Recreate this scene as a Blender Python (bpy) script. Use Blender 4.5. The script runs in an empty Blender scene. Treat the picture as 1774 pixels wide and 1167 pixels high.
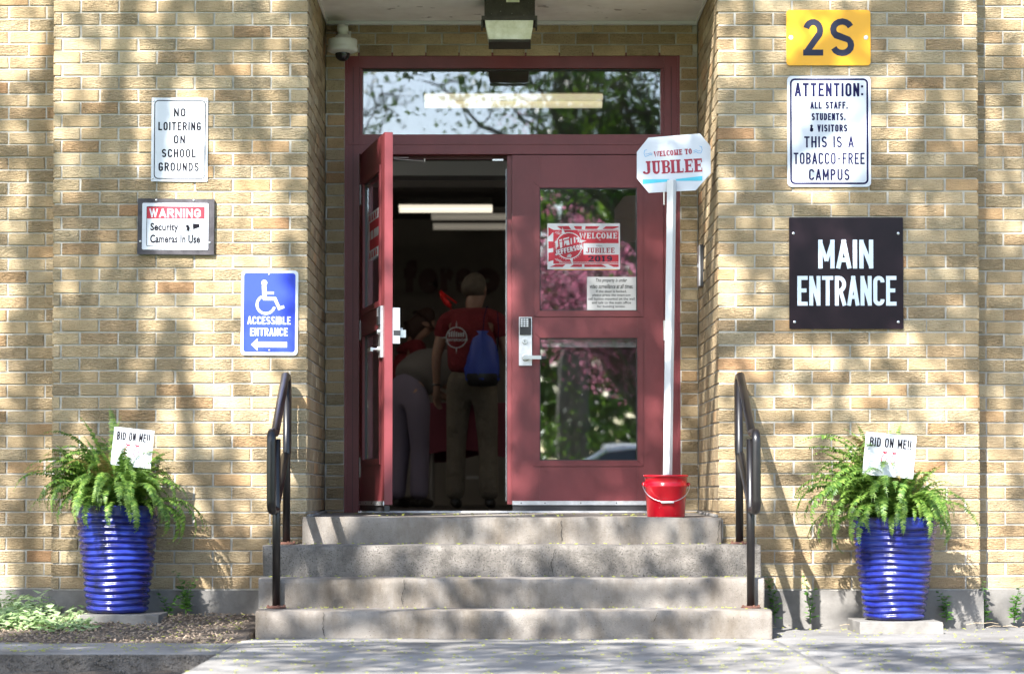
import bpy, bmesh, math, random
from mathutils import Vector, Matrix, noise
R = math.radians
rnd = random.Random(11)
sc = bpy.context.scene
C = sc.collection

# ------------------------------------------------------------------ camera, sky, sun, exposure
F = 4062.0                      # focal length in photograph pixels (1774 wide)
CAM = Vector((0.0, -12.5, 0.696))
PITCH = R(1.5)
VX, HOR = 868.0, 860.0
SHX = (887.0 - VX) / 1774.0
SHY = (HOR - 583.5 - F * math.tan(PITCH)) / 1774.0
cd = bpy.data.cameras.new('camera')
cam = bpy.data.objects.new('camera', cd); C.objects.link(cam)
cam.location = CAM
cam.rotation_euler = (math.pi / 2 + PITCH, 0, 0)
cd.sensor_width = 36.0
cd.lens = 36.0 * F / 1774.0
cd.shift_x = SHX; cd.shift_y = SHY
cd.clip_start = 0.1; cd.clip_end = 2000
cd.dof.use_dof = True; cd.dof.focus_distance = 12.9; cd.dof.aperture_fstop = 2.6
sc.camera = cam

SUN = Vector((0.46, 1.0, -0.89))          # direction the sunlight travels
el = math.atan2(0.89, math.hypot(0.46, 1.0))
w = bpy.data.worlds.new('World'); sc.world = w; w.use_nodes = True
nt = w.node_tree
bg = nt.nodes['Background']
sky = nt.nodes.new('ShaderNodeTexSky'); sky.sky_type = 'NISHITA'; sky.sun_disc = False
sky.sun_elevation = el; sky.sun_rotation = math.atan2(-0.46, -1.0)
sky.air_density = 1.0; sky.dust_density = 1.0; sky.ozone_density = 1.0
nt.links.new(sky.outputs[0], bg.inputs[0]); bg.inputs[1].default_value = 0.13
ld = bpy.data.lights.new('sun', 'SUN'); ld.energy = 5.0; ld.angle = R(0.53); ld.color = (1, .972, .925)
lo = bpy.data.objects.new('sun', ld); C.objects.link(lo)
lo.rotation_euler = SUN.to_track_quat('-Z', 'Y').to_euler(); lo.location = (-8, -18, 20)
sc.view_settings.view_transform = 'Standard'; sc.view_settings.look = 'None'
sc.view_settings.gamma = 1; sc.view_settings.use_curve_mapping = False
sc.view_settings.exposure = 1.95
sc.cycles.max_bounces = 8; sc.cycles.transparent_max_bounces = 12
sc.cycles.use_denoising = True

# ------------------------------------------------------------------ measuring: a pixel of the photograph at depth Y -> (X, Z)
SHPX = SHY * 1774.0
def P(px, py, Y):
    u = (px - VX) / F; v = (583.5 + SHPX - py) / F
    d = Vector((u, math.cos(PITCH) - v * math.sin(PITCH), math.sin(PITCH) + v * math.cos(PITCH)))
    t = (Y - CAM.y) / d.y
    return Vector((d.x * t, Y, CAM.z + d.z * t))
def S(Y): return F / (Y - CAM.y)

# ------------------------------------------------------------------ helpers
def new_mat(name, color=(.5, .5, .5), rough=.6, metal=0.0, spec=None, emit=None, estr=0):
    m = bpy.data.materials.new(name); m.use_nodes = True
    b = m.node_tree.nodes['Principled BSDF']
    b.inputs['Base Color'].default_value = (*color, 1)
    b.inputs['Roughness'].default_value = rough
    b.inputs['Metallic'].default_value = metal
    if spec is not None: b.inputs['Specular IOR Level'].default_value = spec
    if emit: b.inputs['Emission Color'].default_value = (*emit, 1); b.inputs['Emission Strength'].default_value = estr
    return m
def nodes(m): return m.node_tree.nodes, m.node_tree.links, m.node_tree.nodes['Principled BSDF']
def N(m, t, **kw):
    n = m.node_tree.nodes.new(t)
    for k, v in kw.items():
        if k in n.inputs.keys(): n.inputs[k].default_value = v
        else: setattr(n, k, v)
    return n
def ramp(m, stops, interp='LINEAR'):
    n = m.node_tree.nodes.new('ShaderNodeValToRGB'); cr = n.color_ramp; cr.interpolation = interp
    while len(cr.elements) < len(stops): cr.elements.new(.5)
    for e, (p, c) in zip(cr.elements, stops):
        e.position = p; e.color = (*c, 1) if len(c) == 3 else c
    return n
def mottled(name, c1, c2, scale=6, rough=.8, bump=.2, bscale=60, bdist=.004, metal=0, spots=None, detail=6, vec=None, stain=None):
    """two-tone noise colour, fine bump; optional spots=(colour, scale, amount)"""
    m = new_mat(name, c1, rough, metal); n, l, b = nodes(m)
    geo = N(m, 'ShaderNodeNewGeometry')
    src = geo.outputs['Position']
    if vec:
        mp = N(m, 'ShaderNodeMapping'); mp.inputs['Scale'].default_value = vec; l.new(src, mp.inputs[0]); src = mp.outputs[0]
    t = N(m, 'ShaderNodeTexNoise', Scale=scale, Detail=detail, Roughness=.62); l.new(src, t.inputs['Vector'])
    r = ramp(m, [(.36, c1), (.64, c2)]); l.new(t.outputs['Fac'], r.inputs[0])
    col = r.outputs[0]
    if spots:
        t3 = N(m, 'ShaderNodeTexNoise', Scale=spots[1], Detail=3); l.new(geo.outputs['Position'], t3.inputs['Vector'])
        r3 = ramp(m, [(spots[2], (0, 0, 0)), (spots[2] + .04, (1, 1, 1))]); l.new(t3.outputs['Fac'], r3.inputs[0])
        mx = N(m, 'ShaderNodeMix', data_type='RGBA'); l.new(r3.outputs[0], mx.inputs[0]); l.new(col, mx.inputs[6]); mx.inputs[7].default_value = (*spots[0], 1)
        col = mx.outputs[2]
    if stain:      # large uneven dirt: (scale, stretch, dirt multiplier)
        mp5 = N(m, 'ShaderNodeMapping'); mp5.inputs['Scale'].default_value = stain[1]; l.new(geo.outputs['Position'], mp5.inputs[0])
        t5 = N(m, 'ShaderNodeTexNoise', Scale=stain[0], Detail=8, Roughness=.7); l.new(mp5.outputs[0], t5.inputs['Vector'])
        r5 = ramp(m, [(.36, stain[2]), (.56, (1, 1, 1)), (.75, (1.1, 1.09, 1.07))]); l.new(t5.outputs['Fac'], r5.inputs[0])
        m5 = N(m, 'ShaderNodeMix', data_type='RGBA', blend_type='MULTIPLY'); m5.inputs[0].default_value = 1; l.new(col, m5.inputs[6]); l.new(r5.outputs[0], m5.inputs[7]); col = m5.outputs[2]
    l.new(col, b.inputs['Base Color'])
    if bump:
        t2 = N(m, 'ShaderNodeTexNoise', Scale=bscale, Detail=5, Roughness=.7); l.new(geo.outputs['Position'], t2.inputs['Vector'])
        bp = N(m, 'ShaderNodeBump', Strength=bump, Distance=bdist); l.new(t2.outputs['Fac'], bp.inputs['Height']); l.new(bp.outputs[0], b.inputs['Normal'])
    return m

def link(name, me, mat=None, parent=None, loc=None, label=None):
    o = bpy.data.objects.new(name, me); C.objects.link(o)
    if mat and me and not me.materials: me.materials.append(mat)
    if parent: o.parent = parent
    if loc is not None: o.location = loc
    if label: o['label'] = label
    return o
def tag(o, label=None, cat=None, group=None, kind=None):
    if label: o['label'] = label
    if cat: o['category'] = cat
    if group: o['group'] = group
    if kind: o['kind'] = kind
    return o
def thing(name, label, cat, loc=(0, 0, 0), group=None, rot=None):
    o = bpy.data.objects.new(name, None); C.objects.link(o); o.location = loc; o.empty_display_size = .1
    if rot: o.rotation_euler = rot
    return tag(o, label, cat, group)
def fin(bm, name, mat=None, parent=None, smooth=False, loc=None, bevel=0, label=None, recalc=True):
    if bevel: bmesh.ops.bevel(bm, geom=[e for e in bm.edges if e.is_manifold and e.calc_face_angle(0) > .6], offset=bevel, segments=2, profile=.5, affect='EDGES')
    if recalc: bmesh.ops.recalc_face_normals(bm, faces=bm.faces)
    me = bpy.data.meshes.new(name); bm.to_mesh(me); bm.free()
    if smooth:
        for p in me.polygons: p.use_smooth = True
    return link(name, me, mat, parent, loc, label)
def box(bm, x0, x1, y0, y1, z0, z1, M=None):
    v = [bm.verts.new((x, y, z)) for x in (x0, x1) for y in (y0, y1) for z in (z0, z1)]
    for f in ((0, 1, 3, 2), (4, 6, 7, 5), (0, 4, 5, 1), (2, 3, 7, 6), (0, 2, 6, 4), (1, 5, 7, 3)):
        bm.faces.new([v[i] for i in f])
    if M: bmesh.ops.transform(bm, matrix=M, verts=v)
    return v
def boxo(name, x0, x1, y0, y1, z0, z1, mat, parent=None, bevel=0, label=None):
    bm = bmesh.new(); box(bm, min(x0, x1), max(x0, x1), min(y0, y1), max(y0, y1), min(z0, z1), max(z0, z1))
    return fin(bm, name, mat, parent, bevel=bevel, label=label)
def tube(bm, pts, rad, n=10, cap=True):
    """swept tube; rad number or list"""
    pts = [Vector(p) for p in pts]; rings = []
    rs = rad if isinstance(rad, (list, tuple)) else [rad] * len(pts)
    up = Vector((.0123, .0321, 1)).normalized()
    prev = None
    for i, p in enumerate(pts):
        t = (pts[min(i + 1, len(pts) - 1)] - pts[max(i - 1, 0)]).normalized()
        a = prev if prev is not None else (t.cross(up) if abs(t.dot(up)) < .97 else t.cross(Vector((1, 0, 0))))
        a = (a - t * a.dot(t)).normalized(); prev = a
        b = t.cross(a)
        rings.append([bm.verts.new(p + (a * math.cos(q) + b * math.sin(q)) * rs[i]) for q in [2 * math.pi * k / n for k in range(n)]])
    for r0, r1 in zip(rings, rings[1:]):
        for k in range(n): bm.faces.new((r0[k], r0[(k + 1) % n], r1[(k + 1) % n], r1[k]))
    if cap: bm.faces.new(rings[0][::-1]); bm.faces.new(rings[-1])
def lathe(bm, prof, n=32, wob=None, cx=0, cy=0):
    rings = []
    for j, (r, z) in enumerate(prof):
        ring = []
        for k in range(n):
            a = 2 * math.pi * k / n; rr, zz = (r, z) if wob is None else wob(r, z, a)
            ring.append(bm.verts.new((cx + rr * math.cos(a), cy + rr * math.sin(a), zz)))
        rings.append(ring)
    for r0, r1 in zip(rings, rings[1:]):
        for k in range(n): bm.faces.new((r0[k], r0[(k + 1) % n], r1[(k + 1) % n], r1[k]))
    return rings
def prism(bm, pts, y0, y1):
    """polygon in XZ, extruded from y0 (front) to y1"""
    a = [bm.verts.new((x, y0, z)) for x, z in pts]; b = [bm.verts.new((x, y1, z)) for x, z in pts]
    bm.faces.new(a); bm.faces.new(b[::-1])
    for i in range(len(pts)): bm.faces.new((a[i], b[i], b[(i + 1) % len(pts)], a[(i + 1) % len(pts)]))
def rrect(x0, x1, z0, z1, r, n=5):
    out = []
    for cx, cz, a0 in ((x1 - r, z1 - r, 0), (x0 + r, z1 - r, 90), (x0 + r, z0 + r, 180), (x1 - r, z0 + r, 270)):
        for k in range(n + 1):
            a = R(a0 + 90 * k / n); out.append((cx + r * math.cos(a), cz + r * math.sin(a)))
    return out

# ------------------------------------------------------------------ materials
def brick_material():
    m = new_mat('tan brick', (.4, .3, .17), .86); n, l, b = nodes(m)
    oi = N(m, 'ShaderNodeObjectInfo'); geo = N(m, 'ShaderNodeNewGeometry')
    r = ramp(m, [(0, (.360, .266, .154)), (.13, (.395, .303, .182)), (.27, (.325, .239, .133)), (.42, (.378, .289, .168)), (.55, (.415, .325, .198)),
                 (.67, (.345, .256, .145)), (.77, (.385, .284, .160)), (.88, (.390, .270, .148)), (.945, (.370, .238, .120)), (.982, (.31, .180, .088))], 'CONSTANT')
    l.new(oi.outputs['Random'], r.inputs[0])
    t = N(m, 'ShaderNodeTexNoise', Scale=5.0, Detail=6, Roughness=.65)
    add = N(m, 'ShaderNodeVectorMath', operation='ADD'); sc_ = N(m, 'ShaderNodeVectorMath', operation='SCALE')
    cmb = N(m, 'ShaderNodeCombineXYZ'); l.new(oi.outputs['Random'], cmb.inputs[0]); l.new(oi.outputs['Random'], cmb.inputs[2])
    l.new(cmb.outputs[0], sc_.inputs[0]); sc_.inputs['Scale'].default_value = 37.0
    l.new(geo.outputs['Position'], add.inputs[0]); l.new(sc_.outputs[0], add.inputs[1])
    l.new(add.outputs[0], t.inputs['Vector'])
    rr = ramp(m, [(.3, (.72, .70, .66)), (.55, (1, 1, 1)), (.75, (1.12, 1.1, 1.08))]); l.new(t.outputs['Fac'], rr.inputs[0])
    mx = N(m, 'ShaderNodeMix', data_type='RGBA', blend_type='MULTIPLY'); mx.inputs[0].default_value = 1
    l.new(r.outputs[0], mx.inputs[6]); l.new(rr.outputs[0], mx.inputs[7])
    # small pits
    t4 = N(m, 'ShaderNodeTexNoise', Scale=150, Detail=3); l.new(add.outputs[0], t4.inputs['Vector'])
    r4 = ramp(m, [(.33, (.6, .55, .5)), (.43, (1, 1, 1))]); l.new(t4.outputs['Fac'], r4.inputs[0])
    mx2 = N(m, 'ShaderNodeMix', data_type='RGBA', blend_type='MULTIPLY'); mx2.inputs[0].default_value = .8
    l.new(mx.outputs[2], mx2.inputs[6]); l.new(r4.outputs[0], mx2.inputs[7])
    l.new(mx2.outputs[2], b.inputs['Base Color'])
    # rug-face relief: wavering horizontal ridges
    mp = N(m, 'ShaderNodeMapping'); mp.inputs['Scale'].default_value = (.5, .5, 1.8); l.new(add.outputs[0], mp.inputs[0])
    t2 = N(m, 'ShaderNodeTexNoise', Scale=75, Detail=3, Roughness=.6, Distortion=.8); l.new(mp.outputs[0], t2.inputs['Vector'])
    mth = N(m, 'ShaderNodeMath', operation='MULTIPLY_ADD'); l.new(oi.outputs['Random'], mth.inputs[0]); mth.inputs[1].default_value = 7.3; mth.inputs[2].default_value = 0
    fr = N(m, 'ShaderNodeMath', operation='FRACT'); l.new(mth.outputs[0], fr.inputs[0])
    sr = N(m, 'ShaderNodeMapRange'); l.new(fr.outputs[0], sr.inputs[0]); sr.inputs[3].default_value = .35; sr.inputs[4].default_value = 1.0
    bp = N(m, 'ShaderNodeBump', Distance=.03); l.new(sr.outputs[0], bp.inputs['Strength']); l.new(t2.outputs['Fac'], bp.inputs['Height']); l.new(bp.outputs[0], b.inputs['Normal'])
    return m
M_brick = brick_material()
M_mortar = mottled('mortar', (.31, .29, .25), (.43, .405, .36), 14, .95, .6, 120, .006)
M_conc = mottled('step concrete', (.138, .120, .103), (.245, .222, .196), 3.2, .92, .8, 120, .006, spots=((.07, .06, .05), 150, .66), detail=12, stain=(2.4, (1.6, 1, .55), (.62, .57, .50)))
M_agg = mottled('exposed aggregate concrete', (.112, .100, .087), (.225, .202, .178), 12, .95, 1.0, 110, .014, spots=((.09, .08, .07), 120, .58), detail=12)
M_found = mottled('foundation concrete', (.125, .117, .107), (.205, .194, .18), 5, .93, .5, 60, .006)
M_walk = mottled('walk concrete', (.165, .156, .145), (.27, .258, .242), 2.2, .92, .35, 70, .005, spots=((.1, .095, .085), 90, .68), detail=12, stain=(1.5, (1, 1, 1), (.7, .67, .62)))
M_pave = mottled('old pavement', (.135, .13, .126), (.23, .222, .215), 1.9, .93, .6, 60, .007, spots=((.08, .075, .07), 90, .63), detail=12, stain=(1.3, (1, 1, 1), (.7, .68, .65)))
M_soil = mottled('soil', (.075, .055, .04), (.17, .13, .095), 14, 1, 1, 60, .02)
M_red = mottled('painted red metal', (.146, .026, .031), (.175, .032, .038), 3, .42, .12, 22, .002, spots=((.27, .14, .14), 210, .735), stain=(2.2, (1.5, 1, .6), (.84, .80, .78)))
M_reddark = new_mat('dark red gasket', (.07, .015, .018), .5)
M_white = new_mat('white reflective sheet', (.52, .54, .58), .35)
M_offwhite = new_mat('white painted', (.54, .54, .54), .45)
M_navy = new_mat('navy print', (.012, .011, .05), .8, spec=.1)
M_black = new_mat('black print', (.009, .008, .012), .8, spec=.1)
M_yellow = new_mat('yellow sheet', (.70, .33, .003), .4)
M_blue = new_mat('blue sheet', (.020, .045, .42), .45, spec=.3)
M_signred = new_mat('red print', (.40, .010, .028), .5)
M_darkred = new_mat('deep red print', (.27, .010, .030), .5)
M_teal = new_mat('teal print', (.06, .42, .55), .5)
M_skyprint = new_mat('light blue print', (.08, .30, .55), .5)
M_greytext = new_mat('slate print', (.025, .028, .05), .75, spec=.2)
M_brownplate = mottled('dark plastic plate', (.010, .005, .008), (.017, .009, .012), 3, .3, .03, 8, .002)
M_brownplate.node_tree.nodes['Principled BSDF'].inputs['Specular IOR Level'].default_value = .22
M_board = mottled('weathered dark board', (.018, .015, .02), (.055, .048, .055), 20, .6, .3, 60, .002)
M_steel = new_mat('brushed steel', (.62, .62, .62), .32, 1.0)
M_alu = mottled('worn aluminium', (.55, .55, .56), (.72, .72, .74), 20, .4, .1, 60, .001, metal=.85)
M_dark = new_mat('dark plastic', (.02, .02, .022), .4)
M_rail = mottled('black rail paint', (.004, .0035, .004), (.010, .008, .008), 9, .34, .1, 50, .001)
M_rust = mottled('rust', (.06, .022, .015), (.12, .05, .03), 40, .9, .6, 80, .003)
M_camw = mottled('camera white', (.50, .50, .46), (.62, .62, .58), 8, .5, .05)
M_soffit = mottled('soffit paint', (.66, .62, .58), (.80, .77, .73), 3, .8, .15, 30, .003, spots=((.36, .32, .29), 9, .66))
M_lens = mottled('lamp lens', (.55, .55, .38), (.74, .74, .60), 16, .45, .4, 40, .004)
M_bronze = mottled('dark bronze', (.022, .018, .012), (.045, .038, .028), 20, .6, .2, 60, .002, spots=((.3, .3, .28), 120, .72))
M_bucket = new_mat('red plastic', (.52, .006, .018), .2)
M_glaze = new_mat('cobalt glaze', (.012, .02, .27), .27)
n_, l_, b_ = nodes(M_glaze)
_t = N(M_glaze, 'ShaderNodeTexNoise', Scale=9, Detail=5); _g = N(M_glaze, 'ShaderNodeTexCoord'); l_.new(_g.outputs['Object'], _t.inputs[0])
_mp = N(M_glaze, 'ShaderNodeMapping'); _mp.inputs['Scale'].default_value = (1, 1, 2.6); l_.new(_g.outputs['Object'], _mp.inputs[0]); l_.new(_mp.outputs[0], _t.inputs[0])
_r = ramp(M_glaze, [(.32, (.006, .006, .03)), (.5, (.009, .014, .15)), (.72, (.018, .035, .25))]); l_.new(_t.outputs['Fac'], _r.inputs[0]); l_.new(_r.outputs[0], b_.inputs['Base Color'])
_t2 = N(M_glaze, 'ShaderNodeTexNoise', Scale=28, Detail=3); l_.new(_g.outputs['Object'], _t2.inputs[0]); _b = N(M_glaze, 'ShaderNodeBump', Strength=.5, Distance=.006); l_.new(_t2.outputs['Fac'], _b.inputs['Height']); l_.new(_b.outputs[0], b_.inputs['Normal'])

def leaf_mat(name, c1, c2, trans=.45, rough=.45):
    m = new_mat(name, c1, rough); n, l, b = nodes(m)
    geo = N(m, 'ShaderNodeNewGeometry'); t = N(m, 'ShaderNodeTexNoise', Scale=7, Detail=3); l.new(geo.outputs['Position'], t.inputs[0])
    ad = N(m, 'ShaderNodeMath', operation='ADD'); l.new(t.outputs['Fac'], ad.inputs[0])
    ml = N(m, 'ShaderNodeMath', operation='MULTIPLY_ADD'); l.new(geo.outputs['Random Per Island'], ml.inputs[0]); ml.inputs[1].default_value = .7; ml.inputs[2].default_value = -.35
    l.new(ml.outputs[0], ad.inputs[1])
    r = ramp(m, [(.25, c1), (.75, c2)]); l.new(ad.outputs[0], r.inputs[0]); l.new(r.outputs[0], b.inputs['Base Color'])
    tr = N(m, 'ShaderNodeBsdfTranslucent'); l.new(r.outputs[0], tr.inputs[0])
    ms = N(m, 'ShaderNodeMixShader'); ms.inputs[0].default_value = trans
    l.new(b.outputs[0], ms.inputs[1]); l.new(tr.outputs[0], ms.inputs[2]); l.new(ms.outputs[0], n['Material Output'].inputs[0])
    return m
M_fern = leaf_mat('fern leaf', (.075, .17, .026), (.26, .40, .075), .47)
M_dryfern = leaf_mat('dry fern leaf', (.22, .17, .05), (.34, .26, .09), .3)
M_weed = leaf_mat('weed leaf', (.05, .15, .02), (.14, .30, .05))
M_cover = leaf_mat('ground cover leaf', (.26, .38, .15), (.48, .60, .32))
M_leaf = leaf_mat('tree leaf', (.04, .10, .012), (.13, .22, .025))
M_pink = leaf_mat('redbud blossom', (.50, .12, .22), (.75, .30, .42), .6)
M_bark = mottled('bark', (.07, .055, .04), (.16, .13, .10), 12, .95, 1, 30, .03, vec=(1, 1, .25))
M_grass = mottled('lawn', (.04, .09, .015), (.09, .17, .03), 3, .95, .8, 60, .03)
M_pollen = new_mat('fallen catkins', (.28, .30, .04), .8)

def glass_mat(name, refl, tint=(.9, .92, .92)):
    m = bpy.data.materials.new(name); m.use_nodes = True; n, l = m.node_tree.nodes, m.node_tree.links
    n.remove(n['Principled BSDF'])
    tr = n.new('ShaderNodeBsdfTransparent'); tr.inputs[0].default_value = (*tint, 1)
    gl = n.new('ShaderNodeBsdfGlossy'); gl.inputs['Roughness'].default_value = .012; gl.inputs[0].default_value = (.95, .97, 1, 1)
    geo = n.new('ShaderNodeNewGeometry'); mp = n.new('ShaderNodeMapping'); mp.inputs['Scale'].default_value = (1.0, 1, 2.2)
    t = n.new('ShaderNodeTexNoise'); t.inputs['Scale'].default_value = 2.2; t.inputs['Detail'].default_value = 1.0
    l.new(geo.outputs['Position'], mp.inputs[0]); l.new(mp.outputs[0], t.inputs[0])
    bp = n.new('ShaderNodeBump'); bp.inputs['Strength'].default_value = .05; bp.inputs['Distance'].default_value = .006
    l.new(t.outputs['Fac'], bp.inputs['Height']); l.new(bp.outputs[0], gl.inputs['Normal'])
    ms = n.new('ShaderNodeMixShader'); ms.inputs[0].default_value = refl
    l.new(tr.outputs[0], ms.inputs[1]); l.new(gl.outputs[0], ms.inputs[2]); l.new(ms.outputs[0], n['Material Output'].inputs[0])
    return m
M_glass = glass_mat('door glass', .22)
M_glassT = glass_mat('transom glass', .115)

# ------------------------------------------------------------------ setting: ground, beds, paths
def sheet(name, x0, x1, y0, y1, z, mat, nx=2, ny=2, amp=0, sc_=3, kind='structure', zf=None, thick=0):
    bm = bmesh.new(); g = [[None] * (ny + 1) for _ in range(nx + 1)]
    for i in range(nx + 1):
        for j in range(ny + 1):
            x = x0 + (x1 - x0) * i / nx; y = y0 + (y1 - y0) * j / ny
            zz = z + (zf(x, y) if zf else 0) + (amp * noise.fractal(Vector((x * sc_, y * sc_, 3.7)), 1.0, 2.1, 5) if amp else 0)
            g[i][j] = bm.verts.new((x, y, zz))
    for i in range(nx):
        for j in range(ny): bm.faces.new((g[i][j], g[i + 1][j], g[i + 1][j + 1], g[i][j + 1]))
    if thick:
        r = bmesh.ops.extrude_face_region(bm, geom=bm.faces[:])
        for v in [e for e in r['geom'] if isinstance(e, bmesh.types.BMVert)]: v.co.z -= thick
    o = fin(bm, name, mat, smooth=True if amp else False); tag(o, kind=kind); return o
g = sheet('ground', -300, 300, -300, 200, -.14, M_grass, 20, 20)
soil = sheet('soil_bed', -6.5, -1.235, -1.31, .12, .0, M_soil, 170, 46, .016, 9, zf=lambda x, y: -.012 + .075 * max(0, min(1, (y + 1.3) / 1.1)), thick=.16)
tag(sheet('lower_soil', -6.5, -1.27, -3.9, -2.0, -.085, M_soil, 120, 40, .02, 9))

walk = sheet('walkway', -1.255, 1.335, -4.2, -.95, 0, M_walk, 60, 60, .004, 1.3, thick=.16)
strip = sheet('path', -6.5, -1.262, -2.03, -1.30, 0, M_walk, 90, 14, .006, 2.0, thick=.12)
pave = sheet('pavement', 1.342, 8, -6.5, .12, .0, M_pave, 80, 70, .006, 1.5, thick=.16)
ef = boxo('path_edge', -6.5, -1.264, -2.041, -2.031, -.125, -.006, M_agg); tag(ef, kind='structure')
# the path's ragged broken edge of exposed stones
bm = bmesh.new()
for k in range(1500):
    x = rnd.uniform(-5.2, -1.27); z = rnd.uniform(-.1, -.008); r = rnd.uniform(.003, .009)
    M = Matrix.Translation((x, -2.04 - r * .2, z)) @ Matrix.Rotation(rnd.uniform(0, 3), 4, 'Z') @ Matrix.Diagonal((r, r * .7, r * .8, 1))
    bmesh.ops.create_icosphere(bm, subdivisions=1, radius=1, matrix=M)
e = fin(bm, 'pebbles', M_agg, smooth=True); tag(e, 'rough exposed pebbles along the broken edge of the concrete path', kind='stuff', cat='pebbles')

# ------------------------------------------------------------------ brick walls
CP = .06855; Z0 = P(0, 1022, 0).z; BL = .2037; J = .0095; DEP = .095
TOPVIEW = P(0, -6, 0).z
def unit_brick(seed):
    r = random.Random(seed); bm = bmesh.new()
    vs = box(bm, 0, 1, 0, 1, 0, 1)
    bmesh.ops.bevel(bm, geom=[e for e in bm.edges if all(v.co.y < .5 for v in e.verts)], offset=.035, segments=1, affect='EDGES')
    for v in bm.verts:
        v.co.x += r.uniform(-.010, .010); v.co.z += r.uniform(-.03, .03)
        if v.co.y < .2: v.co.y += r.uniform(-.01, .02)
    bmesh.ops.recalc_face_normals(bm, faces=bm.faces)
    me = bpy.data.meshes.new('brick'); bm.to_mesh(me); bm.free(); me.materials.append(M_brick); return me
DENS = 1.25
BR = [unit_brick(k) for k in range(8)]
def brick(parent, x0, x1, z0, yf, dep=DEP, axis='x', stuff=None):
    """a brick whose face lies at yf (axis x) between x0..x1; axis '+x'/'-x': a reveal brick running in Y, face at X=yf looking +X / -X"""
    jx = rnd.uniform(-.0012, .0012); pr = rnd.uniform(-.0018, .0018); h = CP - J
    if axis == 'x':
        M = Matrix.Translation((x0 + jx, yf + pr, z0 + rnd.uniform(-.0008, .0008))) @ Matrix.Diagonal((x1 - x0, dep, h, 1))
    elif axis == '-x':     # looks to -X, starts at x=yf, goes deeper to +X
        M = Matrix.Translation((yf + pr, x1, z0)) @ Matrix.Rotation(-math.pi / 2, 4, 'Z') @ Matrix.Diagonal((x1 - x0, dep, h, 1))
    else:
        M = Matrix.Translation((yf + pr, x0, z0)) @ Matrix.Rotation(math.pi / 2, 4, 'Z') @ Matrix.Diagonal((x1 - x0, dep, h, 1))
    if stuff is not None:
        stuff.append((M, x1)); return
    o = bpy.data.objects.new('brick', BR[rnd.randrange(8)]); C.objects.link(o)
    o.parent = parent; o.matrix_local = M; return o
def flush(parent, stuff, name='upper_brickwork'):
    if not stuff: return
    bm = bmesh.new()
    for M, _ in stuff: box(bm, 0, 1, 0, 1, 0, 1, M)
    o = fin(bm, name, M_brick, parent); o['kind'] = 'stuff'
TOPZ = 4.55
def wall_rows(parent, xa, xb, yf, startfull, fix='r', zlo=Z0, ztop=TOPZ, parity=0, off=0, corner=None, bl=BL, zvis=None):
    """running bond between xa..xb; fix='r' measures bricks from the right end. corner(rowparity) -> depth of the end brick"""
    st = []; zvis = zvis if zvis is not None else TOPVIEW
    k = 0; z = zlo
    while z < ztop:
        full = (k + startfull) % 2 == 0
        cuts = []
        p = 0.0; first = bl if full else bl / 2 - .001
        L = xb - xa; segs = []; pos = 0; nxt = first
        while pos < L - .02:
            e = min(L, pos + nxt)
            if L - e < .035: e = L
            segs.append((pos, e)); pos = e; nxt = bl
        for i, (a, b_) in enumerate(segs):
            if fix == 'r': x0, x1 = xb - b_, xb - a
            else: x0, x1 = xa + a, xa + b_
            # joint on the inner side only
            if fix == 'r': x0 += J if b_ < L - .001 else 0
            else: x1 -= J if b_ < L - .001 else 0
            d = DEP
            if i == 0 and corner: d = DEP if full else bl - J
            brick(parent, x0, x1, z + J, yf, d, 'x', st if z > zvis else None)
        z += CP; k += 1
    flush(parent, st)
def wall_thing(label):
    return thing('brick_wall', label, 'wall', (0, 0, 0))
XL0, XL1 = P(91, 500, 0).x, P(533, 500, 0).x
XR0, XR1 = P(1243.5, 500, 0).x, P(1696, 500, 0).x
YB = 1.25
def mortar(parent, *b): return boxo('mortar', *b, M_mortar, parent)
MR = .0070        # how far the joints are raked back
FZ = Z0 - .001
wl = wall_thing('sunlit tan brick wall left of the steps carrying the warning and accessible signs')
wall_rows(wl, XL0, XL1, 0, 1, 'r', corner=True)
mortar(wl, XL0 + MR, XL1 - MR, MR, DEP + .2, Z0, TOPZ)
boxo('foundation', XL0 - .012, XL1 + .0, -.022, .28, -.12, FZ, M_found, wl, bevel=.006)
wr = wall_thing('tan brick wall right of the steps carrying the main entrance sign')
wall_rows(wr, XR0, XR1, 0, 1, 'l', corner=True)
mortar(wr, XR0 + MR, XR1 - MR, MR, DEP + .2, Z0, TOPZ)
boxo('foundation', XR0, XR1 + .012, -.022, .28, -.12, FZ, M_found, wr, bevel=.006)
YW = .16
ww = wall_thing('set back strip of tan brick wall at the far left edge')
wall_rows(ww, -6.0, XL0 - .002, YW, 0, 'r', zvis=TOPVIEW) if False else None
def wing(parent, xa, xb, side):
    """only the strip the photograph shows is laid brick by brick, the rest further out is joined"""
    lim = (P(-14, 500, YW).x, P(1790, 500, YW).x)
    st = []; z = Z0; k = 0
    while z < TOPZ:
        first = BL * (.42 if (k + (side == 'r')) % 2 else .9); pos = 0; nxt = first; L = xb - xa
        while pos < L - .02:
            e = min(L, pos + nxt)
            x0, x1 = (xb - e + J, xb - pos) if side == 'l' else (xa + pos, xa + e - J)
            vis = (x1 > lim[0] and x0 < lim[1]) and z < TOPVIEW
            brick(parent, x0, x1, z + J, YW, DEP, 'x', None if vis else st)
            pos = e; nxt = BL
        z += CP; k += 1
    flush(parent, st, 'outer_brickwork')
    mortar(parent, xa, xb, YW + MR, YW + .3, Z0, TOPZ)
    boxo('foundation', xa, xb, YW - .022, YW + .28, -.12, FZ, M_found, parent, bevel=.006)
wing(ww, -5.4, XL0 + .01, 'l')
we = wall_thing('set back strip of tan brick wall at the far right edge')
wing(we, XR1 - .01, 5.4, 'r')

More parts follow.
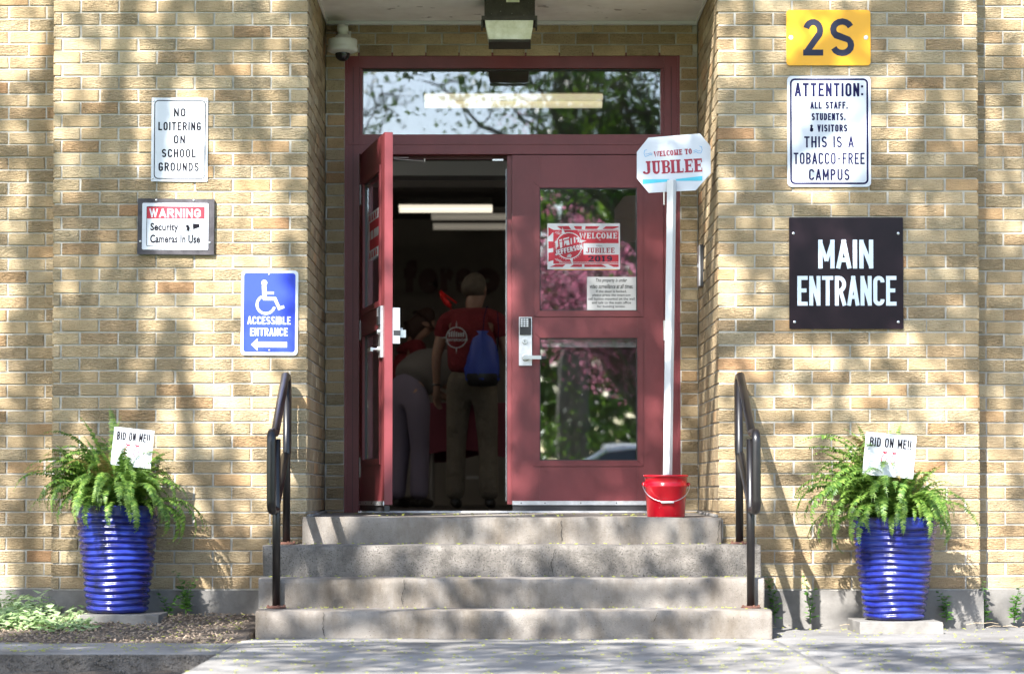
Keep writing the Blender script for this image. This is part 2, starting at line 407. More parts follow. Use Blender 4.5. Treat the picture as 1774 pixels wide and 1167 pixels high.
# the recess: side walls, back wall, soffit
ZS = P(572, 38, YB).z            # soffit height
ZLAND = P(900, 895.5, -.06).z    # landing height
def reveal(label, X, axis):
    t = wall_thing(label); st = []
    z = Z0; k = 0
    while z < TOPZ:
        full = (k + 1) % 2 == 0       # the front corner brick is a stretcher on the front when full
        y = DEP + J if full else BL
        while y < YB - .02:
            e = min(YB, y + BL)
            if YB - e < .03: e = YB
            vis = z > ZLAND - CP and z < ZS
            if vis: brick(t, y, e - J, z + J, X, DEP, axis)
            y = e
        z += CP; k += 1
    s = 1 if axis == '-x' else -1
    mortar(t, X + s * MR, X + s * (DEP + .2), DEP + .2, YB + .2, .0, TOPZ)
    return t
reveal('shaded left side wall of the entrance recess in tan brick', XL1, '+x')
reveal('right side wall of the entrance recess with the intercom on it', XR0, '-x')
# little mortar infill behind the front corners
wb = wall_thing('dim brick wall at the back of the recess around the red frame')
FX0, FX1 = P(597, 500, YB).x, P(1178, 500, YB).x
FZ1 = P(800, 91.5, YB).z
z = Z0; k = 0
stb = []
while z < ZS + CP:
    if z > ZLAND - CP:
        if z + CP < FZ1 + CP * .45:
            for (a, b_) in ((XL1, FX0), (FX1, XR0)):
                lead = .008 if k % 2 else .0
                brick(wb, a + .002 + lead, b_ - .004, z + J, YB, DEP)
        else:
            x = XL1 + .002 - (0 if k % 2 else .1)
            while x < XR0:
                a, b_ = max(x, XL1 + .002), min(x + .197 - J, XR0 - .002)
                if b_ - a > .03: brick(wb, a, b_, z + J, YB, DEP)
                x += .197
    z += CP; k += 1
boxo('mortar', XL1, FX0 - .002, YB + MR, YB + .25, 0, FZ1, M_mortar, wb)
boxo('mortar', FX1 + .002, XR0, YB + MR, YB + .25, 0, FZ1, M_mortar, wb)
boxo('mortar', XL1, XR0, YB + MR, YB + .25, FZ1 + .002, TOPZ, M_mortar, wb)
# soffit and wall above the recess
sf = thing('soffit', 'cream painted soffit over the recessed entrance', 'soffit', (0, 0, 0))
boxo('soffit_board', XL1 + .001, XR0 - .001, .0, YB - .001, ZS, ZS + .06, M_soffit, sf)
boxo('trim', XL1 + .004, XR0 - .004, YB - .035, YB - .004, ZS - .022, ZS - .0015, M_offwhite, sf)
boxo('side_trim', XL1 + .004, XL1 + .014, .02, YB - .04, ZS - .018, ZS - .0015, M_soffit, sf)
boxo('side_trim', XR0 - .014, XR0 - .004, .02, YB - .04, ZS - .018, ZS - .0015, M_soffit, sf)
lt = wall_thing('tan brick wall above the entrance recess')
mortar(lt, XL1 + .003, XR0 - .003, MR, .28, ZS + .062, TOPZ)
st = []
z = Z0; k = 0
while z < TOPZ:
    if z > ZS + .055:
        x = XL1 + .004 - (BL / 2 if k % 2 else 0)
        while x < XR0:
            a, b_ = max(x, XL1 + .004), min(x + BL - J, XR0 - .004)
            if b_ - a > .02: brick(lt, a, b_, z + J, 0, DEP, 'x', st)
            x += BL
    z += CP; k += 1
flush(lt, st, 'brickwork')
rf = boxo('roof', -5.4, 5.4, .02, 13, TOPZ + .002, TOPZ + .15, M_found); tag(rf, kind='structure')

# ------------------------------------------------------------------ concrete steps
st_t = thing('concrete_steps', 'four worn concrete steps rising to the red entrance doors', 'steps', (0, 0, 0))
def step_block(x0, x1, y0, y1, z0, z1, mat, seed, name='step'):
    nx, ny, nz = 170, 8, 6
    bm = bmesh.new()
    def grid(f, nu, nv):
        g_ = [[bm.verts.new(f(i / nu, j / nv)) for j in range(nv + 1)] for i in range(nu + 1)]
        for i in range(nu):
            for j in range(nv): bm.faces.new((g_[i][j], g_[i + 1][j], g_[i + 1][j + 1], g_[i][j + 1]))
    grid(lambda u, v: (x0 + (x1 - x0) * u, y0, z0 + (z1 - z0) * v), nx, nz)
    grid(lambda u, v: (x0 + (x1 - x0) * u, y0 + (y1 - y0) * v, z1), nx, ny)
    grid(lambda u, v: (x0, y0 + (y1 - y0) * u, z0 + (z1 - z0) * v), ny, nz)
    grid(lambda u, v: (x1, y0 + (y1 - y0) * u, z0 + (z1 - z0) * v), ny, nz)
    bmesh.ops.remove_doubles(bm, verts=bm.verts, dist=.0005)
    for v in bm.verts:
        p = v.co.copy()
        n1 = noise.fractal(Vector((p.x * 2.2 + seed * 9, p.y * 2, p.z * 2)), 1, 2, 4); n2 = noise.noise(Vector((p.x * 14 + seed, p.y * 14, p.z * 14)))
        if p.y < y0 + .002: v.co.y += n1 * .006 + n2 * .002
        if p.z > z1 - .001:
            v.co.z += n1 * .004 - (.004 if p.y < y0 + .002 else 0) - max(0, n2) * (.009 if p.y < y0 + .002 else .001)
            if p.y < y0 + .002: v.co.y += .004
        if p.x < x0 + .002 or p.x > x1 - .002:
            v.co.x += n1 * .006
            if p.y < y0 + .002: v.co.x += .007 * (1 if p.x < x0 + .002 else -1)
    o = fin(bm, name, mat, st_t, smooth=True)
    return o
RY = [-.96, -.66, -.36, -.06]
RZ = [P(900, y, Y).z for y, Y in ((1057, -.96), (1001.6, -.66), (943.7, -.36), (895.5, -.06))]
XS = [(P(a, 1000, Y).x, P(b, 1000, Y).x) for a, b, Y in ((441.5, 1340, -.96), (445, 1326, -.66), (454, 1320, -.36))]
XS.append((XL1 - .022, XR0 + .018))
step_block(*XS[0], RY[0], .0, -.12, RZ[0], M_conc, 1)
step_block(*XS[1], RY[1], .0, RZ[0] - .02, RZ[1], M_conc, 2)
o3 = step_block(*XS[2], RY[2], .0, RZ[1] - .02, RZ[2], M_agg, 3); o3['label'] = 'second step from the top, its face worn to exposed pebbles'
step_block(*XS[3], RY[3], .003, RZ[2] - .02, RZ[3], M_conc, 4)
# landing, falling slightly towards the front
bm = bmesh.new()
zb = ZLAND + .018
v = [bm.verts.new(p) for p in ((XL1 + .002, .003, 0), (XR0 - .002, .003, 0), (XR0 - .002, YB + .14, 0), (XL1 + .002, YB + .14, 0), (XL1 + .002, .003, ZLAND - .004), (XR0 - .002, .003, ZLAND - .004), (XR0 - .002, YB + .14, zb), (XL1 + .002, YB + .14, zb))]
for f in ((0, 1, 5, 4), (1, 2, 6, 5), (2, 3, 7, 6), (3, 0, 4, 7), (4, 5, 6, 7)): bm.faces.new([v[i] for i in f])
fin(bm, 'landing', M_conc, st_t)
# mortar fillets where the brick meets the landing, hairline cracks in the step faces
for X, s in ((XL1, 1), (XR0, -1)):
    bm = bmesh.new()
    pts = [(X + s * (.004 + .006 * rnd.random()), y, ZLAND + .004 + .014 * y / 1.4) for y in [0.0, .2, .4, .6, .8, 1.0, 1.2]]
    tube(bm, pts, [.010 + .005 * rnd.random() for _ in pts], 6); fin(bm, 'mortar_fillet', M_found, st_t, smooth=True)
bm = bmesh.new(); pts = [(XL1 - .012, -.058 + .02, RZ[2] + .01 + k * .03) for k in range(5)]; tube(bm, pts, .012, 6); fin(bm, 'mortar_fillet', M_found, st_t, smooth=True); bm = bmesh.new()
pts = [(XR0 + .012, -.058 + .02, RZ[2] + .01 + k * .03) for k in range(5)]; tube(bm, pts, .012, 6)
fin(bm, 'mortar_fillet', M_found, st_t, smooth=True)
M_crack = new_mat('crack', (.03, .026, .022), 1)
def crack(px, py0, py1, Y, seed, name='crack'):
    r = random.Random(seed); bm = bmesh.new(); n = 9; x = px; pts = []
    for i in range(n + 1):
        py = py0 + (py1 - py0) * i / n; p = P(x, py, Y); pts.append((p.x, p.z)); x += r.uniform(-2.2, 2.0)
    wd = [.0006 + .0016 * r.random() for _ in pts]
    for (a, b_), (w0, w1) in zip(zip(pts, pts[1:]), zip(wd, wd[1:])):
        bm.faces.new([bm.verts.new((a[0] - w0, Y, a[1])), bm.verts.new((a[0] + w0, Y, a[1])), bm.verts.new((b_[0] + w1, Y, b_[1])), bm.verts.new((b_[0] - w1, Y, b_[1]))])
    fin(bm, name, M_crack, st_t)
crack(973, 901, 937, RY[3] - .0075, 1); crack(962, 950, 993, RY[2] - .0085, 4); crack(1140, 1060, 1076, RY[0] - .0075, 7); crack(1247, 899, 936, RY[3] - .0075, 9); crack(700, 1003, 1046, RY[1] - .0085, 12); crack(560, 1060, 1102, RY[0] - .0075, 15)

# ------------------------------------------------------------------ door frame, transom, doors
YF = YB + .02      # frame face
SD = S(YF)
fr = thing('door_frame', 'dark red metal frame with a glazed transom around the double doors', 'door frame', (0, 0, 0))
TG = [P(628, 118, YF), P(1145, 233, YF)]
JX0, JX1 = P(622, 500, YF).x, P(1151, 500, YF).x
ZT0, ZT1 = P(800, 233, YF).z, P(800, 118, YF).z
ZH = P(800, 267, YF).z
ZF0 = ZLAND + .016
bm = bmesh.new(); box(bm, FX0, JX0, YF, YF + .12, ZF0, FZ1)
fin(bm, 'jamb', M_red, fr, bevel=.003)
bm = bmesh.new(); box(bm, JX1, FX1, YF, YF + .12, ZF0, FZ1); fin(bm, 'jamb', M_red, fr, bevel=.003)
boxo('head', JX0 + .0005, JX1 - .0005, YF, YF + .12, ZT1, FZ1 - .0005, M_red, fr, bevel=.003)
boxo('transom_bar', JX0 + .0005, JX1 - .0005, YF, YF + .12, ZH, ZT0, M_red, fr, bevel=.003)
# stops and stepped mouldings, outer casing bead
boxo('stile', JX0 + .001, TG[0].x, YF + .012, YF + .1, ZT0 + .0005, ZT1 - .0005, M_red, fr)
boxo('stile', TG[1].x, JX1 - .001, YF + .012, YF + .1, ZT0 + .0005, ZT1 - .0005, M_red, fr)
for a, b_ in ((FX0 - .004, FX0 + .012), (FX1 - .012, FX1 + .004)):
    boxo('bead', a, b_, YF - .012, YF - .001, ZF0, FZ1, M_red, fr, bevel=.002)
boxo('bead', FX0 + .013, FX1 - .013, YF - .012, YF - .001, FZ1 - .012, FZ1 + .003, M_red, fr, bevel=.002)
boxo('bead', FX0 + .013, FX1 - .013, YF - .006, YF - .001, P(0, 251, YF).z, P(0, 248, YF).z, M_red, fr, bevel=.001)
for a, b_ in ((FX0 + .045, FX0 + .05), (FX1 - .05, FX1 - .045)):
    boxo('groove', a, b_, YF - .002, YF - .0005, ZF0, FZ1 - .08, M_reddark, fr)
boxo('gasket', TG[0].x, TG[1].x, YF + .03, YF + .045, ZT1 - .008, ZT1 - .001, M_dark, fr)
pane = boxo('window_pane', TG[0].x, TG[1].x, YF + .055, YF + .061, ZT0 + .0005, ZT1 - .0005, M_glassT, fr)
boxo('threshold', JX0 + .001, JX1 - .001, YF - .05, YF + .16, zb - .012, zb + .008, M_alu, fr, bevel=.003)
# stops inside the head
boxo('door_stop', JX0 + .001, JX1 - .001, YF + .075, YF + .1, ZH - .02, ZH - .001, M_reddark, fr)

DX_L, DX_R = P(887, 500, YF).x, JX1 - .003
DZ1 = ZH - .004; DZ0 = P(1000, 873, YF).z
W = DX_R - DX_L
def door(label, hx, sgn, ang, right):
    """sgn=-1: leaf runs from the hinge towards -X"""
    t = thing('door', label, 'door', (hx, YF + .012, 0), rot=(0, 0, ang))
    def X(a): return sgn * a            # a measured from the hinge edge
    def bx(bm_, a0, a1, y0, y1, z0, z1): box(bm_, min(X(a0), X(a1)), max(X(a0), X(a1)), y0, y1, z0, z1)
    g0 = (DX_R - P(1104, 500, YF).x); g1 = (DX_R - P(935, 500, YF).x)
    uz = (P(0, 538, YF).z, P(0, 325, YF).z); lz = (P(0, 797, YF).z, P(0, 585, YF).z)
    T = .045
    bm = bmesh.new()
    bx(bm, 0, g0, 0, T, DZ0, DZ1); bx(bm, g1, W, 0, T, DZ0, DZ1)
    bx(bm, g0 + .0003, g1 - .0003, 0, T, DZ0, lz[0]); bx(bm, g0 + .0003, g1 - .0003, 0, T, lz[1], uz[0]); bx(bm, g0 + .0003, g1 - .0003, 0, T, uz[1], DZ1)
    fin(bm, 'door_leaf', M_red, t)
    for (z0, z1) in (uz, lz):
        for side in (0, 1):
            ya, yb = ((-.007, -.0005) if side == 0 else (T + .0005, T + .007))
            bm = bmesh.new(); m = .034; q = .0
            pts_o = rrect(min(X(g0 - m), X(g1 + m)), max(X(g0 - m), X(g1 + m)), z0 - m, z1 + m, .002, 1)
            # four mitred strips
            xa, xb = min(X(g0 - m), X(g1 + m)), max(X(g0 - m), X(g1 + m)); xc, xd = min(X(g0), X(g1)), max(X(g0), X(g1))
            for quad in (((xa, z0 - m), (xb, z0 - m), (xd, z0), (xc, z0)), ((xb, z0 - m), (xb, z1 + m), (xd, z1), (xd, z0)), ((xb, z1 + m), (xa, z1 + m), (xc, z1), (xd, z1)), ((xa, z1 + m), (xa, z0 - m), (xc, z0), (xc, z1))):
                cx = sum(p[0] for p in quad) / 4; cz = sum(p[1] for p in quad) / 4
                prism(bm, [(x + (cx - x) * .004, zz + (cz - zz) * .004) for x, zz in quad], ya, yb)
            fin(bm, 'glazing_bead', M_red, t, bevel=.0015)
        bm = bmesh.new(); bx(bm, g0 + .001, g1 - .001, .02, .026, z0 + .001, z1 - .001)
        fin(bm, 'window_pane', M_glass, t)
        bm = bmesh.new()      # dark gasket round the pane
        for a0, a1, c0, c1 in ((g0 + .0005, g0 + .005, z0 + .0005, z1 - .0005), (g1 - .005, g1 - .0005, z0 + .0005, z1 - .0005), (g0 + .006, g1 - .006, z0 + .0005, z0 + .005), (g0 + .006, g1 - .006, z1 - .006, z1 - .0005)):
            bx(bm, a0, a1, .006, .0195, c0, c1)
        fin(bm, 'gasket', M_dark, t)
    # exterior lock: plate, keypad, cylinder, lever
    f0 = W - (P(899, 500, YF).x - DX_L); f1 = W - (P(921.5, 500, YF).x - DX_L)
    zt, zb_ = P(0, 549, YF).z, P(0, 633, YF).z
    lk = boxo('lock_plate', X(f0), X(f1), -.016, -.0005, zb_, zt, M_alu, t, bevel=.004)
    zk = P(0, 580, YF).z
    boxo('keypad', X(f0 - .005), X(f1 + .005), -.027, -.0165, zk, zt - .006, M_dark, lk, bevel=.004)
    bm = bmesh.new()
    for i in range(3):
        for j in range(4):
            xx = X(f0 - .016 - i * .0165); zz = zt - .016 - j * .0125
            box(bm, xx - .006, xx + .006, -.0295, -.0275, zz - .0042, zz + .0042)
    fin(bm, 'key', M_alu, lk)
    fc = (f0 + f1) / 2
    bm = bmesh.new(); bmesh.ops.create_cone(bm, cap_ends=True, segments=20, radius1=.017, radius2=.015, depth=.014, matrix=Matrix.Translation((X(fc + .004), -.0235, P(0, 591, YF).z)) @ Matrix.Rotation(R(90), 4, 'X'))
    fin(bm, 'cylinder', M_steel, lk)
    boxo('keyhole', X(fc + .004) - .0018, X(fc + .004) + .0018, -.0345, -.031, P(0, 591, YF).z - .007, P(0, 591, YF).z + .006, M_dark, lk)
    zl = P(0, 619.5, YF).z
    bm = bmesh.new(); bmesh.ops.create_cone(bm, cap_ends=True, segments=20, radius1=.021, radius2=.017, depth=.012, matrix=Matrix.Translation((X(fc), -.0225, zl)) @ Matrix.Rotation(R(90), 4, 'X'))
    tube(bm, [(X(fc), -.028, zl), (X(fc), -.055, zl)], .009, 10)
    fin(bm, 'rosette', M_steel, lk)
    bm = bmesh.new(); box(bm, min(X(fc + .008), X(fc - .092)), max(X(fc + .008), X(fc - .092)), -.066, -.052, zl - .011, zl + .010)
    fin(bm, 'lever', M_steel, lk, bevel=.004)
    bm = bmesh.new(); box(bm, min(X(fc - .0925), X(fc - .122)), max(X(fc - .0925), X(fc - .122)), -.065, -.054, zl - .009, zl + .007)
    fin(bm, 'lever_tip', M_dark, lk, bevel=.003)
    # inside: push bar with latch case
    zp = P(0, 592, YF).z
    pb = boxo('push_bar', X(.08), X(W - .06), T + .028, T + .068, zp - .026, zp + .026, M_offwhite, t, bevel=.006)
    boxo('latch_case', X(W - .055), X(W - .004), T + .001, T + .042, P(0, 611, YF).z, P(0, 553, YF).z, M_alu, pb, bevel=.005)
    boxo('latch_bolt', X(W - .05), X(W - .018), T + .0425, T + .078, zp - .03, zp + .012, M_steel, pb, bevel=.003)
    boxo('latch_slot', X(W - .0035), X(W - .001), T + .006, T + .045, zp - .02, zp + .008, M_dark, pb)
    # sweep on the bottom
    sw = boxo('door_sweep', X(.002), X(W - .002), -.006, -.0006, DZ0 - .004, DZ0 + .02, M_alu, t, bevel=.001)
    boxo('brush', X(.004), X(W - .004), .002, .03, zb + .009, DZ0 - .005, M_dark, sw)
    bm = bmesh.new()
    for a in (.07, .28, .49, .70, .84):
        bmesh.ops.create_cone(bm, cap_ends=True, segments=8, radius1=.004, radius2=.003, depth=.003, matrix=Matrix.Translation((X(a), -.008, DZ0 + .008)) @ Matrix.Rotation(R(90), 4, 'X'))
    fin(bm, 'screw', M_dark, sw)
    # hinges
    for py in (338, 572, 809):
        zz = P(0, py, YF).z; h = .058
        bm = bmesh.new(); tube(bm, [(X(-.003), -.009, zz - h), (X(-.003), -.009, zz + h)], .0075, 10)
        hg = fin(bm, 'hinge', M_steel, t, smooth=False)
        boxo('hinge_leaf', X(-.003), X(.028) if not right else X(.004), -.0045, -.0006, zz - h, zz + h, M_steel, hg)
    return t
dr = door('closed dark red metal door with the welcome poster and a keypad lever lock', DX_R, -1, 0, True)
bm = bmesh.new(); box(bm, -W - .028, -W - .001, .02, .05, DZ0, DZ1)
fin(bm, 'astragal', M_red, dr)
bm = bmesh.new(); box(bm, -W - .034, -W - .0285, .018, .05, DZ0 + .02, DZ1 - .08); fin(bm, 'weather_strip', M_dark, dr)
bm = bmesh.new(); box(bm, -W - .036, -W - .0345, .018, .022, DZ0 + .02, DZ1 - .08); fin(bm, 'strip_edge', M_alu, dr)
ANG = -R(77.8)
dl = door('dark red metal door on the left standing wide open outwards', JX0 + .004, 1, ANG, False)
# door closers on the head
cl = thing('door_closer', 'thin steel closer arm under the frame head in the open doorway', 'door closer', (0, 0, 0))
bm = bmesh.new(); a = P(682, 275, YF + .05); b_ = P(737, 279, YF + .05); tube(bm, [a, b_], .004, 6); fin(bm, 'arm', M_steel, cl)
bm = bmesh.new(); a = P(682, 272.5, YF + .05); b_ = P(708, 273, YF + .05); tube(bm, [a, b_], .004, 6); fin(bm, 'bracket', M_steel, cl); bm = bmesh.new(); tube(bm, [P(735, 275, YF + .05), P(735, 281, YF + .05)], .006, 6); fin(bm, 'pivot', M_steel, cl)
ce = boxo('strike_plate', P(853, 0, YF + .05).x, P(872, 0, YF + .05).x, YF + .04, YF + .06, P(0, 279, YF + .05).z, P(0, 276, YF + .05).z, M_steel, fr)

# ------------------------------------------------------------------ lettering helpers
def text_mesh(s, bold=0.0, ital=0.0):
    cu = bpy.data.curves.new('t', 'FONT'); cu.body = s; cu.size = 1; cu.offset = bold; cu.shear = ital; cu.resolution_u = 4
    if len(s) > 1: cu.space_character = 1.04
    ob = bpy.data.objects.new('t', cu); C.objects.link(ob)
    dg = bpy.context.evaluated_depsgraph_get()
    me = bpy.data.meshes.new_from_object(ob.evaluated_get(dg))
    C.objects.unlink(ob); bpy.data.objects.remove(ob); bpy.data.curves.remove(cu)
    return me
class Ink:
    """flat print collected in one mesh; local coords are metres on the plate, y = depth towards the viewer"""
    def __init__(s, name='lettering'): s.bm = bmesh.new(); s.y = 0.0; s.name = name
    def text(s, txt, x0, z0, x1, z1, y, bold=0.0, ital=0.0, M=None):
        me = text_mesh(txt, bold, ital)
        xs = [v.co.x for v in me.vertices]; ys = [v.co.y for v in me.vertices]
        a, b_, c, d = min(xs), max(xs), min(ys), max(ys)
        vs = [s.bm.verts.new((x0 + (v.co.x - a) / (b_ - a) * (x1 - x0), y, z0 + (v.co.y - c) / (d - c) * (z1 - z0))) for v in me.vertices]
        for p in me.polygons:
            try: s.bm.faces.new([vs[i] for i in p.vertices])
            except ValueError: pass
        bpy.data.meshes.remove(me)
        if M: bmesh.ops.transform(s.bm, matrix=M, verts=vs)
    def poly(s, pts, y):
        try: s.bm.faces.new([s.bm.verts.new((x, y, z)) for x, z in pts])
        except ValueError: pass
        s.bm.verts.index_update()
    def line(s, pts, wd, y, closed=False):
        P2 = [Vector(p) for p in pts]; n = len(P2); L, Rr = [], []
        wl = wd if isinstance(wd, (list, tuple)) else [wd] * n
        for i, p in enumerate(P2):
            a = P2[(i - 1) % n] if closed or i > 0 else p; b_ = P2[(i + 1) % n] if closed or i < n - 1 else p
            t = (b_ - a).normalized(); d1 = (p - a).normalized() if (p - a).length > 0 else t; ck = max(.55, abs(t.dot(d1)))
            nn = Vector((-t.y, t.x)) * wl[i] / 2 / ck
            L.append(p + nn); Rr.append(p - nn)
        VL = [s.bm.verts.new((q.x, y, q.y)) for q in L]; VR = [s.bm.verts.new((q.x, y, q.y)) for q in Rr]
        for i in range(n if closed else n - 1):
            j = (i + 1) % n; s.bm.faces.new((VL[i], VL[j], VR[j], VR[i]))
    def circle(s, cx, cz, r, y, n=20): s.poly([(cx + r * math.cos(2 * math.pi * k / n), cz + r * math.sin(2 * math.pi * k / n)) for k in range(n)], y)
    def ring(s, cx, cz, r, wd, y, a0=0, a1=360, n=32):
        s.line([(cx + r * math.cos(R(a0 + (a1 - a0) * k / n)), cz + r * math.sin(R(a0 + (a1 - a0) * k / n))) for k in range(n + (0 if a1 - a0 == 360 else 1))], wd, y, closed=(a1 - a0 == 360))
    def done(s, mat, parent, label=None):
        for f in s.bm.faces:
            f.normal_update()
            if f.normal.y > 0: f.normal_flip()
        o = fin(s.bm, s.name, mat, parent, recalc=False)
        if label: o['label'] = label
        return o

def sans(ink, word, x0, z0, x1, z1, y, sw=.14, gap=.32):
    """monoline condensed capitals drawn as strokes; sw = stroke as a share of the height"""
    H = z1 - z0; s_ = sw * H
    Wd = {'I': 0, ' ': .35, ':': 0, '!': 0, ',': 0, '.': 0, 'M': 1.25, 'W': 1.4, '-': .7, '1': .5, 'J': .85, 'L': .85, 'E': .88, 'F': .88}
    ws = [Wd.get(c, 1.0) for c in word]
    # total = sum(w)*u + n*s_ + (n-1)*g ; g = gap*u
    n = len(word); u = ((x1 - x0) - n * s_) / (sum(ws) + gap * (n - 1)); x = x0; k = 0
    for c, w_ in zip(word, ws):
        a, b_ = x + s_ / 2, x + s_ / 2 + w_ * u; lo, hi = z0 + s_ / 2, z1 - s_ / 2; md = (lo + hi) / 2; wd = b_ - a
        def st(*pts, ext=True, f=1.0):
            nonlocal k; k += 1
            p = [Vector(q) for q in pts]
            if ext:
                p[0] = p[0] + (p[0] - p[1]).normalized() * s_ * .5; p[-1] = p[-1] + (p[-1] - p[-2]).normalized() * s_ * .5
            ink.line([tuple(q) for q in p], s_ * f, y - k * 8e-6)
        def arc(cx, cz, rx, rz, a0, a1, n_=9): return [(cx + rx * math.cos(R(a0 + (a1 - a0) * i / n_)), cz + rz * math.sin(R(a0 + (a1 - a0) * i / n_))) for i in range(n_ + 1)]
        r = wd / 2; cx = (a + b_) / 2; rz = min(r * 1.05, (hi - lo) / 2)
        if c in 'OCGQ0':
            full = arc(cx, hi - rz, r, rz, 0, 180) + arc(cx, lo + rz, r, rz, 180, 360)
            if c in 'O0': nonl = full + [full[0]]; st(*nonl, ext=False)
            else:
                st(*( [(b_, hi - rz * 1.15)] + arc(cx, hi - rz, r, rz, 8, 180) + arc(cx, lo + rz, r, rz, 180, 352) + [(b_, lo + rz * (1.15 if c == 'C' else 1.5))]), ext=False)
                if c == 'G': st((cx + r * .1, md - s_ * .3), (b_, md - s_ * .3)); st((b_, md - s_ * .3), (b_, lo + rz * .5))
        elif c == 'I': st((a, lo), (a, hi))
        elif c == 'L': st((a, hi), (a, lo)); st((a, lo), (b_, lo))
        elif c == 'T': st((cx, lo), (cx, hi)); st((a, hi), (b_, hi))
        elif c in 'EF':
            st((a, lo), (a, hi)); st((a, hi), (b_, hi)); st((a, md + s_ * .1), (a + wd * .82, md + s_ * .1))
            if c == 'E': st((a, lo), (b_, lo))
        elif c == 'H': st((a, lo), (a, hi)); st((b_, lo), (b_, hi)); st((a, md), (b_, md))
        elif c == 'N': st((a, lo), (a, hi)); st((b_, lo), (b_, hi)); st((a, hi), (b_, lo), ext=False)
        elif c == 'M': st((a, lo), (a, hi)); st((b_, lo), (b_, hi)); mz = lo + (hi - lo) * .22; st((a, hi), (cx, mz), ext=False, f=.85); st((b_, hi), (cx, mz), ext=False, f=.85)
        elif c == 'W': st((a, hi), (a + wd * .27, lo), f=.9); st((a + wd * .27, lo), (cx, hi), f=.8); st((cx, hi), (b_ - wd * .27, lo), f=.8); st((b_ - wd * .27, lo), (b_, hi), f=.9)
        elif c == 'A': st((a - s_ * .1, lo), (cx, hi)); st((b_ + s_ * .1, lo), (cx, hi)); st((a + wd * .2, lo + (hi - lo) * .26), (b_ - wd * .2, lo + (hi - lo) * .26), ext=False)
        elif c == 'V': st((a, hi), (cx, lo)); st((b_, hi), (cx, lo))
        elif c == 'X': st((a, hi), (b_, lo)); st((b_, hi), (a, lo))
        elif c == 'Y': st((a, hi), (cx, md)); st((b_, hi), (cx, md)); st((cx, md), (cx, lo))
        elif c == 'U': st(*([(a, hi)] + arc(cx, lo + rz, r, rz, 180, 360) + [(b_, hi)]))
        elif c == 'J': st(*([(b_, hi)] + arc(cx, lo + rz, r, rz, 0, -160)))
        elif c == 'D':
            rr_ = min(wd, (hi - lo) / 2) * .8; st((a, lo), (a, hi)); st(*([(a, hi), (b_ - rr_, hi)] + arc(b_ - rr_, hi - rr_, rr_, rr_, 90, 0) + arc(b_ - rr_, lo + rr_, rr_, rr_, 0, -90) + [(a, lo)]), ext=False)
        elif c in 'BPR':
            q = (hi - md) / 2; rr_ = min(q, wd * .7)
            st((a, lo), (a, hi)); st(*([(a, hi), (b_ - rr_, hi)] + arc(b_ - rr_, md + q, rr_, q, 90, -90) + [(a, md)]), ext=False)
            if c == 'B': q2 = (md - lo) / 2; st(*([(a, md), (b_ - rr_, md)] + arc(b_ - rr_, lo + q2, rr_, q2, 90, -90) + [(a, lo)]), ext=False)
            if c == 'R': st((cx, md), (b_, lo))
        elif c == 'S':
            q = (hi - lo) / 4
            st(*(arc(cx, hi - q, r, q, 20, 225) + arc(cx, lo + q, r, q, 45, -160)), ext=False)
        elif c == '2':
            q = (hi - lo) / 4 * 1.1
            st(*(arc(cx, hi - q, r, q, 165, -25) + [(a, lo)]), ext=False); st((a, lo), (b_, lo))
        elif c == '&': st(*([(b_, lo)] + [(a + wd * .2, hi - rz * .6)] + arc(a + wd * .42, hi - rz * .55, wd * .26, rz * .5, 180, -10) + [(a + wd * .1, md - s_ * .2)] + arc(a + wd * .38, lo + rz * .6, wd * .38, rz * .6, 160, 330) + [(b_, md)]), ext=False)
        elif c == ':': ink.poly([(a - s_ / 2, lo), (a + s_ / 2, lo), (a + s_ / 2, lo + s_), (a - s_ / 2, lo + s_)], y); ink.poly([(a - s_ / 2, md + s_), (a + s_ / 2, md + s_), (a + s_ / 2, md + 2 * s_), (a - s_ / 2, md + 2 * s_)], y)
        elif c == '!': ink.poly([(a - s_ / 2, z0), (a + s_ / 2, z0), (a + s_ / 2, z0 + s_), (a - s_ / 2, z0 + s_)], y); st((a, z0 + s_ * 2.1), (a, hi))
        elif c in ',.': ink.poly([(a - s_ / 2, z0), (a + s_ / 2, z0), (a + s_ / 2, z0 + s_ * 1.2), (a - s_ / 2, z0 + s_ * 1.2)], y)
        elif c == '-': st((a, md), (b_, md), ext=False)
        x += s_ + w_ * u + gap * u
